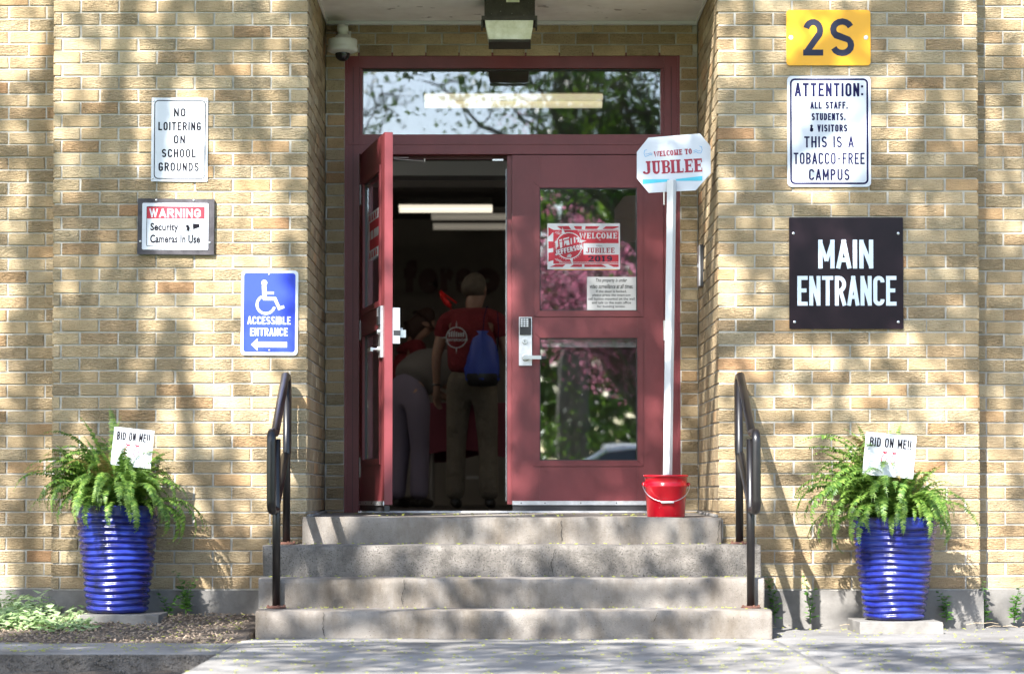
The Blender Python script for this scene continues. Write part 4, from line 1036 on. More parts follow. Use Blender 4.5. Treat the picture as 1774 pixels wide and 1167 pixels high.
# soffit lamp
YLm = .62
lc = P(882, 40, YLm); q = 1 / S(YLm)
lm = thing('soffit_lamp', 'dark box lamp with cloudy lens hanging from the soffit', 'lamp', (lc.x, YLm, lc.z))
ztop = ZS - .002 - lc.z
boxo('housing', -43 * q, 45 * q, .0, .20, 12 * q, ztop, M_bronze, lm, bevel=.004)
boxo('flange', -48 * q, 49 * q, -.012, .21, 4.5 * q, 12 * q - .0005, M_bronze, lm, bevel=.003)
for sx in (-1, 1): boxo('clip', sx * 49 * q - (3 * q if sx > 0 else 0), sx * 49 * q + (3 * q if sx < 0 else 0), -.014, .1, -8 * q, 4.5 * q - .0005, M_bronze, lm, bevel=.002)
bm = bmesh.new()
vs = [bm.verts.new(p) for p in ((-42 * q, -.008, 4 * q), (42 * q, -.008, 4 * q), (42 * q, .18, 4 * q), (-42 * q, .18, 4 * q), (-35 * q, .01, -28 * q), (37 * q, .01, -28 * q), (37 * q, .15, -34 * q), (-35 * q, .15, -34 * q), (-40 * q, -.015, -10 * q), (41 * q, -.015, -10 * q))]
for f in ((0, 1, 9, 8), (8, 9, 5, 4), (1, 2, 6, 5), (1, 5, 9), (0, 8, 4), (2, 3, 7, 6), (3, 0, 4, 7)): bm.faces.new([vs[k] for k in f])
fin(bm, 'lens', M_lens, lm)
bm = bmesh.new(); vs = [bm.verts.new(p) for p in ((-36 * q, .008, -28.5 * q), (38 * q, .008, -28.5 * q), (38 * q, .155, -37 * q), (-36 * q, .155, -37 * q), (-35 * q, .0, -33 * q), (37 * q, .0, -33 * q))]
for f in ((0, 1, 5, 4), (4, 5, 2, 3), (0, 4, 3), (1, 2, 5)): bm.faces.new([vs[k] for k in f])
fin(bm, 'lens_rim', M_bronze, lm)
boxo('tape', -5 * q, 18 * q, -.003, -.0008, 36 * q, 46 * q, M_lens, lm)

# ------------------------------------------------------------------ potted ferns
def frond_mesh(L, droop, seed, wmax):
    r = random.Random(seed); bm = bmesh.new(); n = 24
    pts = []; a = R(88); x = 0; z = 0; sway = r.uniform(-.5, .5)
    for k in range(n + 1):
        t = k / n; pts.append(Vector((x, sway * .12 * L * t * t, z)))
        a -= R(droop) / n * (.35 + 1.5 * t); x += math.cos(a) * L / n; z += math.sin(a) * L / n
    for k in range(n):     # rachis
        p0, p1 = pts[k], pts[k + 1]; s_ = .0022 * (1 - k / n) + .0006; sd = Vector((0, s_, 0))
        bm.faces.new([bm.verts.new(p0 - sd), bm.verts.new(p1 - sd), bm.verts.new(p1 + sd), bm.verts.new(p0 + sd)])
    for k in range(4, n + 1):
        t = k / n; wd = wmax * min(1, t / .22) ** .8 * (1 - t) ** .55 + .004
        tg = (pts[min(k, n)] - pts[k - 1]).normalized(); up = tg.cross(Vector((0, 1, 0))).normalized()
        for h2 in (0, .5):
            base = pts[k - 1].lerp(pts[k], h2)
            for s_ in (-1, 1):
                if r.random() < .03: continue
                d = (Vector((0, s_, 0)) + tg * r.uniform(.15, .45) + up * r.uniform(-.35, .12)).normalized()
                ln = wd * r.uniform(.85, 1.1); hw = .0046 * min(1, wd / .03) + .0010
                tip = base + d * ln - Vector((0, 0, ln * .18))
                m_ = base + d * ln * .5
                v = [bm.verts.new(base - tg * hw * .7), bm.verts.new(m_ - tg * hw), bm.verts.new(tip), bm.verts.new(m_ + tg * hw), bm.verts.new(base + tg * hw * .9)]
                bm.faces.new(v)
    me = bpy.data.meshes.new('frond'); bm.to_mesh(me); bm.free(); me.materials.append(M_fern); return me
FM = [frond_mesh(L, dr_, 20 + k, wm * 1.5) for k, (L, dr_, wm) in enumerate([(.46, 50, .034), (.50, 75, .036), (.52, 100, .038), (.58, 135, .040), (.42, 160, .036), (.62, 120, .038), (.38, 90, .034), (.50, 190, .038), (.58, 165, .040), (.34, 60, .030)])]
def planter(label_pot, label_fern, label_sign, label_pav, px, rimy, basey, hw1, hw0, Y, pav, wild, seed):
    r = random.Random(seed); k = 1 / S(Y)
    base = P(px, basey, Y); top = P(px, rimy, Y)
    H = top.z - base.z; R1 = hw1 * k * 1.03; R0 = hw0 * k
    pv = thing('paving_block', label_pav, 'paving block', (base.x, Y, 0), None)
    x0, x1, y0 = P(pav[0], 1070, Y - .2).x - base.x, P(pav[1], 1070, Y - .2).x - base.x, pav[2]
    bm = bmesh.new(); box(bm, x0, x1, -.21, .21, pav[3], base.z - .001)
    bmesh.ops.subdivide_edges(bm, edges=bm.edges, cuts=5, use_grid_fill=True)
    for v in bm.verts: v.co += Vector((noise.noise(v.co * 20 + Vector((seed, 0, 0))) * .004, noise.noise(v.co * 21) * .004, noise.noise(v.co * 17) * .002 - .002))
    fin(bm, 'block', M_found, pv, bevel=.003)
    pot = thing('planter', label_pot, 'planter', (base.x, Y, base.z), 'blue ribbed planters')
    prof = []; NR = 17; sub = 6
    for j in range(NR * sub + 1):
        t = j / (NR * sub); rr_ = R0 * .96 + (R1 - R0 * .96) * t ; ph = abs(math.sin(math.pi * t * NR))
        rr_ += -.008 + .014 * ph ** .8
        if t > .93: rr_ = R1 - .002
        prof.append((rr_, .004 + t * (H - .008)))
    prof += [(R1, H), (R1 - .012, H), (R1 - .022, H - .03), (R1 - .03, H - .08)]
    bm = bmesh.new()
    lathe(bm, [(0, .002), (R0 - .02, .0)] + prof, 72, wob=lambda q, z, a: (q + .0016 * math.sin(a * 5 + z * 60 + seed) + .0012 * math.sin(a * 11 + z * 23), z + (.0035 * math.sin(a * 3 + z * 8 + seed) if .02 < z < H - .05 else 0)))
    pp_ = fin(bm, 'pot', M_glaze, pot, smooth=True)
    bm = bmesh.new(); lathe(bm, [(0, H - .05), (R1 - .026, H - .055)], 24); fin(bm, 'potting_soil', M_soil, pot)
    fe = thing('fern', label_fern, 'fern', (base.x, Y, base.z + H - .05), 'potted ferns')
    dry = FM[2].copy(); dry.materials.clear(); dry.materials.append(M_dryfern)
    for q in range(wild['n']):
        az = r.uniform(0, 2 * math.pi)
        if r.random() < .25: az = wild['bias'] + r.uniform(-.7, .7)
        me = FM[r.randrange(len(FM))] if q % 19 else dry
        o = bpy.data.objects.new('frond', me); C.objects.link(o); o.parent = fe
        rr_ = r.uniform(.01, .12)
        sc1 = r.uniform(.6, 1.0); s2 = sc1 * 1.06 * (1 + wild.get('lean', .08) * math.cos(az - wild['bias']))
        o.location = (rr_ * math.cos(az), rr_ * math.sin(az), r.uniform(-.01, .03)); o.rotation_euler = (r.uniform(-.25, .25), r.uniform(-.25, .55), az + r.uniform(-.3, .3)); o.scale = (s2 * .88, s2 * .88, s2)
    wild['extra'] = wild['extra'] + [(-math.pi / 2 + r.uniform(-.9, .9), r.uniform(.2, .8), r.choice((3, 4, 5, 7, 8)), r.uniform(.65, .95)) for _ in range(26)]
    for az, tilt, idx, s2 in wild['extra']:
        o = bpy.data.objects.new('frond', FM[idx]); C.objects.link(o); o.parent = fe
        o.location = (.07 * math.cos(az), .07 * math.sin(az), .02); o.rotation_euler = (0, tilt, az); o.scale = (s2, s2, s2)
    return pot
planter('ribbed cobalt blue planter left of the steps', 'bushy bright green fern spilling from the left blue planter', '', 'pale concrete block under the left blue planter', 203.5, 875, 1060, 69, 53, -.28, (138, 275, 0, -.03),
        dict(n=240, bias=math.pi, extra=[(2.9, -.12, 0, 1.2), (1.9, -.35, 0, 1.25), (.3, -.5, 0, 1.15), (-.05, .9, 8, .95), (.0, .9, 3, .9), (.15, 1.0, 5, .85), (-.35, .95, 7, 1.0), (-.3, .8, 7, 1.05), (-.25, 1.0, 8, .85), (-.6, .8, 7, .95), (3.3, .75, 5, .8), (-1.1, .8, 7, .8), (-2.0, .7, 7, .8), (-1.6, .8, 4, .8)]), 3)
planter('ribbed cobalt blue planter right of the steps', 'green fern leaning left over the right blue planter', '', 'worn concrete block under the right blue planter', 1549.5, 895, 1072, 72, 52, -.30, (1489, 1634, 0, -.004),
        dict(n=230, lean=.26, bias=math.pi, extra=[(3.0, -.05, 0, 1.1), (2.6, .2, 1, 1.1), (1.4, -.3, 0, 1.15), (.5, -.4, 0, 1.2), (3.1, .5, 5, .95), (3.3, .8, 8, .9), (3.0, .9, 3, .9), (3.5, .9, 7, 1.0), (-.7, .85, 7, .85), (-.9, .7, 4, .9), (-.5, .9, 4, .8), (-2.2, .8, 8, .8), (-1.6, .7, 4, .8)]), 5)
def bid_sign(label, cx, cy, Y, rot, w_, h_, corner):
    s = Sign('paper_sign', label, 'sign', cx, cy, Y, rot=rot, group='bid signs stuck in the ferns', thick=.001)
    s.plate(cx - w_ / 2, cy - h_ / 2, cx + w_ / 2, cy + h_ / 2, .5, M_white, 'sheet')
    i = s.ink(); s.txt(i, 'BID ON ME!!', cx - w_ * .41, cy - h_ * .39, cx + w_ * .41, cy - h_ * .17, sw=.15, gap=.35); i.done(M_black, s.t)
    i = Ink('drawing')
    a = lambda x, y: s.L(cx + x, cy + y)
    for dx in (-8, 8):
        i.poly([a(dx - 6, -7), a(dx + 1, -5), a(dx + 4, -7), a(dx + 3, -2), a(dx - 2, -2)], -.0006)
        i.line([a(dx - 1, -2), a(dx - 5, 5), a(dx - 5, 12), a(dx - 1, 16)], 1.6 / s.S, -.0006); i.line([a(dx, 3), a(dx + 4, 6), a(dx + 1, 12)], 1.2 / s.S, -.0006)
    i.done(M_darkred, s.t)
    bm = bmesh.new(); tube(bm, [(0, .004, -h_ / 2 / s.S - .12), (0, .004, 0)], .0018, 6); fin(bm, 'stake', M_steel, s.t)
bid_sign('white BID ON ME paper sign stuck in the left fern', 229.5, 775, -.36, R(5.8), 70, 66, 0)
bid_sign('white BID ON ME paper sign half hidden in the right fern', 1541, 788, -.52, R(5.4), 88, 74, 0)

# ------------------------------------------------------------------ weeds and ground cover
def leafq(bm, p, d, up, ln, wd):
    d = d.normalized(); s_ = d.cross(up).normalized()
    v = [bm.verts.new(p), bm.verts.new(p + d * ln * .4 - s_ * wd - up * .1 * ln), bm.verts.new(p + d * ln), bm.verts.new(p + d * ln * .4 + s_ * wd - up * .1 * ln)]
    m1 = bm.verts.new(p + d * ln * .45 + up * .05 * ln)
    bm.faces.new((v[0], v[1], m1)); bm.faces.new((v[1], v[2], m1)); bm.faces.new((v[2], v[3], m1)); bm.faces.new((v[3], v[0], m1))
def weed(label, px, py0, py1, Y, spread, seed, n=16):
    r = random.Random(seed); b0 = P(px, py0, Y); hgt = P(px, py1, Y).z - b0.z
    t = thing('weed', label, 'weed', (b0.x, Y, b0.z)); bs = bmesh.new(); bl = bmesh.new()
    for sidx in range(r.choice((2, 3, 4))):
        az = r.uniform(0, 6.28); hh = hgt * r.uniform(.55, 1)
        pts = [Vector((spread * .5 * math.cos(az) * q * q, min(.04, spread * .5 * math.sin(az) * q * q), hh * q)) for q in [j / 6 for j in range(7)]]
        tube(bs, pts, [.003 * (1 - j / 8) for j in range(7)], 5)
        for j in range(n):
            q = .12 + .88 * j / n; p = pts[0].lerp(pts[-1], q); k = int(q * 5.99); p = pts[k].lerp(pts[k + 1], q * 6 - k) if k < 6 else pts[-1]
            a2 = j * 2.4 + r.uniform(-.5, .5)
            d = Vector((math.cos(a2), math.sin(a2) * .8 - .2, r.uniform(-.2, .5)))
            leafq(bl, p, d, Vector((0, 0, 1)), r.uniform(.025, .05) * (1.15 - .4 * q), r.uniform(.009, .017))
    fin(bs, 'stem', M_weed, t); fin(bl, 'leaves', M_weed, t)
weed('leafy weed against the foundation just right of the steps', 1343, 1078, 985, -.06, .10, 1, 18)
weed('tall thin weed by the foundation between steps and right planter', 1404, 1078, 985, -.07, .08, 2, 12)
weed('bushy weed against the foundation just right of the blue planter', 1640, 1076, 990, -.06, .12, 3, 20)
weed('weed growing at the corner where the brick wall steps back', 1707, 1078, 988, .03, .07, 4, 18)
weed('small pale weed at the right edge beside the foundation', 1757, 1078, 1010, .03, .07, 5, 14)
weed('low weed between the left planter and the foundation', 322, 1062, 985, -.10, .16, 6, 18)
weed('leafy weed just right of the left planter block', 290, 1070, 1010, -.14, .14, 8, 16)
bm = bmesh.new()
for k in range(2300):
    x = rnd.gauss(0, 1)
    px = rnd.uniform(-60, 165); u = rnd.random(); Y = -.02 - .75 * u
    dens = 1 - max(0, (px - 60) / 130)
    if rnd.random() > dens: continue
    X = P(px, 1040, Y).x; z = .03 + (rnd.random() ** 1.5) * .17 * (1 - .65 * u) * (1.0 if px < 90 else .6)
    a = rnd.uniform(0, 6.28); d = Vector((math.cos(a), math.sin(a), rnd.uniform(-.3, .5)))
    leafq(bm, Vector((X, Y, z)), d, Vector((rnd.uniform(-.3, .3), rnd.uniform(-.5, .1), 1)).normalized(), rnd.uniform(.03, .06), rnd.uniform(.010, .022))
gc = fin(bm, 'ground_cover', M_cover, recalc=False); tag(gc, 'pale green leafy ground cover against the wall at far left', 'ground cover', kind='stuff')
# litter on the soil, yellow-green catkins on walk and steps
bm = bmesh.new()
for k in range(2600):
    x = rnd.uniform(-2.9, -1.29); y = rnd.uniform(-1.28, -.04); z = -.008 + .075 * max(0, min(1, (y + 1.3) / 1.1))
    a = rnd.uniform(0, 3.14); l_ = rnd.uniform(.006, .028)
    M = Matrix.Translation((x, y, z + rnd.uniform(-.012, .016))) @ Matrix.Rotation(a, 4, 'Z') @ Matrix.Rotation(rnd.uniform(-.6, .6), 4, 'Y')
    box(bm, -l_ / 2, l_ / 2, -.002, .002 + rnd.random() * .006, -.001, .001 + rnd.random() * .003, M)
o = fin(bm, 'bark_litter', mottled('litter', (.16, .11, .075), (.34, .27, .20), 60, .95, 0)); tag(o, 'brown bark chips and twigs over the soil bed', 'litter', kind='stuff')
bm = bmesh.new()
def bits(n, fx, fz):
    for _ in range(n):
        x, y = fx(); M = Matrix.Translation((x, y, fz(x, y) + .003)) @ Matrix.Rotation(rnd.uniform(0, 3.1), 4, 'Z'); l_ = rnd.uniform(.003, .009)
        box(bm, -l_, l_, -.0018, .0018, -.001, .0015, M)
bits(520, lambda: (rnd.uniform(-1.25, 1.33), -.97 - 2.6 * rnd.random()), lambda x, y: .002)
bits(500, lambda: (rnd.uniform(1.35, 4), -.05 - 3.2 * rnd.random()), lambda x, y: .002)
bits(420, lambda: (rnd.uniform(-4, -1.28), rnd.uniform(-2.02, -1.32)), lambda x, y: .002)
bits(200, lambda: (rnd.uniform(-2.8, -1.3), rnd.uniform(-1.25, -.1)), lambda x, y: .075 * max(0, min(1, (y + 1.3) / 1.1)))
for j in range(3): bits(90, lambda j=j: (rnd.uniform(*XS[j]), RY[j + 1] - rnd.random() ** 2 * .26 - .012), lambda x, y, j=j: RZ[j] + .002)
bits(70, lambda: (rnd.uniform(XL1, XR0), rnd.uniform(0, .9)), lambda x, y: ZLAND + .004 + .013 * y)
o = fin(bm, 'fallen_catkins', M_pollen); tag(o, 'tiny yellow green catkins fallen on the walk and steps', 'fallen catkins', kind='stuff')
bm = bmesh.new()
for k in range(26):
    x = rnd.choice((rnd.uniform(1.36, 2.2), rnd.uniform(2.3, 3.2))); y = -.05 - rnd.random() * .18; a = rnd.uniform(0, 3.14); l_ = rnd.uniform(.04, .13)
    p = Vector((x, y, .008 + rnd.random() * .02)); d = Vector((math.cos(a), math.sin(a) * .4, rnd.uniform(-.02, .1))) * l_
    tube(bm, [p, p + d * .5 + Vector((0, 0, .006)), p + d], .0013, 5)
o = fin(bm, 'dry_twigs', mottled('dry stalk', (.35, .27, .17), (.5, .4, .28), 40, .9, 0)); tag(o, 'dry stalks and twigs along the right foundation', 'twigs', kind='stuff')
# ------------------------------------------------------------------ trees
def leaf_faces(bm, p, r, size, flat=.5):
    n = Vector((r.gauss(0, 1), r.gauss(0, 1), r.gauss(0, 1) + flat)).normalized()
    a = n.orthogonal().normalized(); a = Matrix.Rotation(r.uniform(0, 6.28), 3, n) @ a; b_ = n.cross(a)
    s_ = size * r.uniform(.6, 1.25)
    v = [bm.verts.new(p - a * s_ * .5), bm.verts.new(p + b_ * s_ * .36), bm.verts.new(p + a * s_ * .55), bm.verts.new(p - b_ * s_ * .36)]
    bm.faces.new(v)
def limb(bm, a, b_, ra, rb, r, n=7, wig=.08, sides=7):
    a, b_ = Vector(a), Vector(b_); L_ = (b_ - a).length; pts = []; rad = []
    ox = Vector((0, 0, 0))
    for k in range(n + 1):
        t = k / n; ox = ox + Vector((r.uniform(-1, 1), r.uniform(-1, 1), r.uniform(-1, 1))) * L_ * wig / n * 2
        pts.append(a.lerp(b_, t) + ox * math.sin(math.pi * t) + Vector((0, 0, L_ * .10 * math.sin(math.pi * t)))); rad.append(ra + (rb - ra) * t)
    tube(bm, pts, rad, sides); return pts
def tree(name, label, base, fork, centre, radii, nb, nsub, nleaf, size, mat, trunk_r, seed, spread=.35, group=None, cat='tree'):
    r = random.Random(seed); base, fork, centre = Vector(base), Vector(fork), Vector(centre)
    t = thing(name, label, cat, base, group)
    bt = bmesh.new(); bl = bmesh.new(); o = base
    limb(bt, base - o, fork - o, trunk_r, trunk_r * .62, r, 9, .05, 12)
    for k in range(nb):
        d = Vector((r.gauss(0, .55), r.gauss(0, .55), r.gauss(0, .5)))
        tip = centre + Vector((d.x * radii[0], d.y * radii[1], d.z * radii[2]))
        st_ = base.lerp(fork, r.uniform(.72, 1.0))
        pts = limb(bt, st_ - o, tip - o, trunk_r * .34, trunk_r * .06, r, 7, .16, 6)
        for j in range(nsub):
            s0 = pts[r.randrange(2, len(pts))]
            e_ = s0 + Vector((r.gauss(0, .33) * radii[0], r.gauss(0, .33) * radii[1], r.gauss(0.02, .28) * radii[2]))
            p2 = limb(bt, s0, e_, trunk_r * .10, trunk_r * .02, r, 4, .2, 4)
            for q in range(nleaf):
                c = p2[r.randrange(1, len(p2))] + Vector((r.gauss(0, spread), r.gauss(0, spread), r.gauss(0, spread * .8)))
                leaf_faces(bl, c, r, size)
    fin(bt, 'trunk', M_bark, t, smooth=True); fin(bl, 'crown', mat, t, recalc=False)
    return t
# --- the shade tree whose leaves dapple the front
DAP = {
 0: '356537885', 1: '543444764', 2: '624343674', 3: '656722574', 4: '577311561', 5: '477611230', 6: '667734211', 7: '577643131', 8: '476444100', 9: '774646400',
 10: '577643110', 11: '567563112', 12: '573654213', 13: '563344613', 14: '375444644', 15: '255444654', 16: '135456564', 17: '113544422', 18: '124444333', 19: '666777764'}
DR = {0: '566566644', 1: '454466775', 2: '664365775', 3: '773344676', 4: '773344777', 5: '565577787', 6: '647778887', 7: '776678887', 8: '356678888', 9: '436676788',
 10: '344554558', 11: '455345447', 12: '454345436', 13: '445554435', 14: '545545425', 15: '465545434', 16: '464656343', 17: '364435233', 18: '223455434', 19: '446756756'}
DM = {15: '437685435757', 16: '748484786757', 17: '774568767238', 18: '764567485786', 19: '685767865764'}
rt = random.Random(77)
tc = thing('shade_tree', 'tall spreading tree left of the camera whose leaves dapple the wall', 'tree', (-8.2, -9.2, -.12))
bt = bmesh.new(); bl = bmesh.new(); o = Vector((-8.2, -9.2, -.12))
pts = limb(bt, (0, 0, 0), Vector((-7.0, -9.5, 6.2)) - o, .30, .17, rt, 10, .03, 14)
crown_pts = []
for row in range(-3, 22):
    for col in range(-4, 34):
        rr_, cc = min(19, max(0, row)), min(29, max(0, col))
        if cc <= 8: v = DAP[rr_][cc]
        elif cc >= 21: v = DR[rr_][cc - 21]
        elif rr_ >= 15: v = DM[rr_][min(11, cc - 9)]
        else: v = '9'
        sh = int(v) / 10
        px, py = (col + .5) * 59.1, (row + .5) * 58.3
        if v != '9': sh = max(0.0, min(.97, 0.5 + (sh - .45) * 2.1 + .6 * noise.noise(Vector((px / 62 + py / 260, py / 125, 5)))))
        else: sh = .95
        lam = -math.log(1 - sh * .97 - .02) if sh > 0 else .03
        nl = lam *   .0237 / .0036 * DENS
        if rr_ == 19: nl *= 3.0
        if v == '9': nl = 0 if (rr_ < 6 or cc <= 14) else nl * 1.7
        n = int(nl) + (1 if rt.random() < nl - int(nl) else 0)
        for _ in range(n):
            q = P(px + rt.gauss(0, 21), py + rt.gauss(0, 21), 1.25 if (9 <= cc <= 20 and rr_ < 15) else ({15: -.06, 16: -.5, 17: -.66, 18: -.96, 19: -1}[rr_] if rr_ >= 15 and 7 < cc < 22 else 0))
            if rr_ >= 19: q = Vector((q.x, -1.3 - rt.random() * 1.9, 0))
            t_ = rt.uniform(5.4, 7.4) + (q.y if q.y > 0 else 0)
            c = q - SUN * t_
            crown_pts.append(c); leaf_faces(bl, c - o, rt, .105, .2)
for k in range(16):
    e_ = crown_pts[rt.randrange(len(crown_pts))]
    p1 = limb(bt, pts[rt.randrange(7, 11)], e_ - o, .075, .022, rt, 9, .10, 7)
    for j in range(6):
        s0 = p1[rt.randrange(2, 10)]; cand = min((crown_pts[rt.randrange(len(crown_pts))] for _ in range(14)), key=lambda c: (c - o - s0).length)
        p2 = limb(bt, s0, cand - o, .020, .006, rt, 5, .12, 5)
        for _ in range(2):
            s1 = p2[rt.randrange(1, 6)]; cand = min((crown_pts[rt.randrange(len(crown_pts))] for _ in range(40)), key=lambda c: (c - o - s1).length)
            limb(bt, s1, cand - o, .008, .003, rt, 3, .1, 4)
for px0, px1, py0, py1, Yp, m in ((1105, 1240, 225, 330, .04, 110), (1140, 1195, 330, 900, .08, 100), (610, 690, 235, 880, .7, 330), (690, 900, 300, 880, .9, 120)):
    for _ in range(m):
        q = P(rt.uniform(px0, px1), rt.uniform(py0, py1), Yp); c = q - SUN * (rt.uniform(5.4, 7.4) + Yp); crown_pts.append(c); leaf_faces(bl, c - o, rt, .105, .2)
for path in ([(320, -60), (352, 30), (400, 130), (430, 200), (478, 300)], [(236, -60), (205, 150), (222, 330), (185, 520), (160, 760)], [(70, -60), (40, 150), (78, 330), (60, 600)], [(1650, -60), (1600, 260), (1500, 520), (1420, 800)], [(1290, -60), (1330, 250), (1300, 520)], [(300, 560), (330, 760), (400, 980)]):
    P3 = [P(x, y, 0) - SUN * 6.0 for x, y in path]
    tube(bt, [q - o for q in P3], [.055 - .035 * k / len(P3) for k in range(len(P3))], 8)
    limb(bt, pts[9], P3[0] - o, .08, .055, rt, 8, .05, 8)
    for q0, q1 in zip(P3, P3[1:]):
        for k in range(3):
            s0 = q0.lerp(q1, rt.random()) - o; cand = min((crown_pts[rt.randrange(len(crown_pts))] for _ in range(60)), key=lambda c: (c - o - s0).length)
            limb(bt, s0, cand - o, .014, .004, rt, 4, .12, 4)
# outer crown beyond what shades the wall
for k in range(2600):
    c = Vector((-7 + rt.gauss(0, 2.0), -10.5 + rt.gauss(0, 1.5), 11.5 + rt.gauss(0, 1.6)))
    t_ = -c.y; hit = c + SUN * t_
    if -3.1 < hit.x < 3.2 and -1.5 < hit.z < 3.7: continue
    leaf_faces(bl, c - o, rt, .13, .2)
fin(bt, 'trunk', M_bark, tc, smooth=True); fin(bl, 'crown', M_leaf, tc, recalc=False)
# --- trees, shrubs and a car across the yard, mirrored in the glass
tree('redbud_tree', 'pink flowering redbud tree across the yard', (2.5, -20.5, -.14), (2.0, -20.4, 2.6), (1.1, -20.6, 4.1), (1.9, 1.3, 1.25), 30, 9, 60, .045, M_pink, .13, 5, .13)
tree('maple_tree', 'young maple tree with open leafy branches across the yard', (3.0, -18.2, -.14), (2.2, -18, 4.6), (1.1, -17.8, 6.5), (1.5, 1.1, 1.0), 22, 8, 34, .085, M_leaf, .17, 8, .20)
tree('linden_tree', 'sparse slender tree at the left of the far yard', (-3.6, -19, -.14), (-3.0, -18.8, 4.6), (-1.7, -18.5, 6.6), (.8, .8, 1.0), 10, 6, 20, .09, M_leaf, .14, 9, .2)
tree('elm_tree', 'thick grey trunk tree beside the redbud', (1.2, -24.6, -.14), (1.3, -24.6, 5.6), (1.2, -24.2, 8.9), (1.2, .9, 1.0), 12, 6, 28, .09, M_leaf, .30, 10, .22)
r_ = random.Random(4); bm = bmesh.new()
for k in range(26000):
    c = Vector((r_.uniform(-5, 7), -24.3 + r_.gauss(0, .5), abs(r_.gauss(0, .9)) + .0)); c.z *= 1 + .25 * math.sin(c.x * 1.7)
    leaf_faces(bm, c, r_, .065)
hd_ = fin(bm, 'hedge', M_leaf, recalc=False); tag(hd_, 'loose bright green hedge behind the parked white car', 'hedge')
bm = bmesh.new()
for k in range(30000):
    x = r_.uniform(-26, 26); top = 8.2 + 1.6 * math.sin(x * .5) + 1.2 * math.sin(x * 1.3 + 1)
    c = Vector((x, -47 + r_.gauss(0, 1.4), r_.uniform(0, 1) ** .8 * top)); leaf_faces(bm, c, r_, .55)
o_ = fin(bm, 'distant_woods', M_leaf, recalc=False); tag(o_, 'row of green trees far across the yard', 'woods', kind='stuff')
road = sheet('road', -60, 60, -23.6, -19.5 - 1.2, -.125, M_pave, 4, 2)
# white parked car
M_car = new_mat('white car paint', (.80, .82, .84), .12); M_win = new_mat('car window', (.01, .012, .015), .04)
car = thing('parked_car', 'white parked car on the road across the yard', 'car', (2.02, -22.0, -.12)); car.scale = (1, 1, 1.13)
def body_loft(secs, mat, name, parent):
    bm = bmesh.new(); rings = []
    for x, prof in secs:
        rings.append([bm.verts.new((x, y, z)) for y, z in prof])
    n = len(rings[0])
    for a, b_ in zip(rings, rings[1:]):
        for k in range(n - 1): bm.faces.new((a[k], a[k + 1], b_[k + 1], b_[k]))
    bm.faces.new(rings[0]); bm.faces.new(rings[-1][::-1])
    return fin(bm, name, mat, parent, smooth=False, bevel=0)
def sec(w_, z0, z1): return [(-w_, z0), (-w_ * 1.02, (z0 + z1) / 2), (-w_ * .96, z1), (w_ * .96, z1), (w_ * 1.02, (z0 + z1) / 2), (w_, z0)]
body_loft([(-2.25, sec(.7, .4, .62)), (-2.15, sec(.82, .28, .78)), (-1.2, sec(.87, .22, .92)), (.0, sec(.88, .2, .95)), (1.3, sec(.87, .22, .97)), (2.1, sec(.82, .28, .92)), (2.25, sec(.74, .4, .75))], M_car, 'body', car)
body_loft([(-1.05, sec(.76, .93, .95)), (-.35, sec(.68, .96, 1.36)), (.9, sec(.68, .96, 1.37)), (1.65, sec(.76, .96, .98))], M_win, 'windows', car)
body_loft([(-.42, [(-.64, 1.37), (-.6, 1.42), (-.2, 1.46), (.2, 1.46), (.6, 1.42), (.64, 1.37)]), (.3, [(-.67, 1.385), (-.6, 1.45), (-.2, 1.49), (.2, 1.49), (.6, 1.45), (.67, 1.385)]), (1.0, [(-.64, 1.375), (-.6, 1.41), (-.2, 1.45), (.2, 1.45), (.6, 1.41), (.64, 1.375)])], M_car, 'roof', car)
for sx in (-1, 1):
    for a, b_ in (((-1.1, sx * .77, .95), (-.4, sx * .66, 1.40)), ((.3, sx * .72, .97), (.3, sx * .69, 1.40)), ((.95, sx * .66, 1.39), (1.7, sx * .76, .97))):
        bm = bmesh.new(); tube(bm, [a, b_], .035, 6); fin(bm, 'pillar', M_car, car)
    for x in (-1.4, 1.4):
        bm = bmesh.new(); bmesh.ops.create_cone(bm, cap_ends=True, segments=24, radius1=.32, radius2=.32, depth=.2, matrix=Matrix.Translation((x, sx * .80, .32)) @ Matrix.Rotation(R(90), 4, 'X')); wh = fin(bm, 'wheel', M_dark, car)
        bm = bmesh.new(); bmesh.ops.create_cone(bm, cap_ends=True, segments=16, radius1=.2, radius2=.19, depth=.22, matrix=Matrix.Translation((x, sx * .81, .32)) @ Matrix.Rotation(R(90), 4, 'X')); fin(bm, 'rim', M_alu, wh)
    boxo('headlight', -2.24, -2.16, sx * .5 - .14, sx * .5 + .14, .6, .72, M_white, car); boxo('tail_light', 2.17, 2.26, sx * .6 - .14, sx * .6 + .1, .7, .82, M_bucket, car)

# ------------------------------------------------------------------ inside the building
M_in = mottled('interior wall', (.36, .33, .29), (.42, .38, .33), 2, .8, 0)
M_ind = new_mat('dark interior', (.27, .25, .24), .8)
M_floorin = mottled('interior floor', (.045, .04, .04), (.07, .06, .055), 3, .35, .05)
M_tube = new_mat('fluorescent tube', (.9, .88, .8), .5, emit=(1.0, .90, .72), estr=.26)
M_tube2 = new_mat('dim fluorescent tube', (.9, .88, .8), .5, emit=(1.0, .90, .74), estr=.04)
def st_(name, *a): return tag(boxo(name, *a), kind='structure')
ZI = zb - .002
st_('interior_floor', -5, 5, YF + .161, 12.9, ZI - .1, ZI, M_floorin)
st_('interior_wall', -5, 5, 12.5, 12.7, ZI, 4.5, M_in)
st_('interior_wall', -5.1, -4.9, 1.7, 12.9, ZI, 4.5, M_ind); st_('interior_wall', 4.9, 5.1, 1.7, 12.9, ZI, 4.5, M_ind)
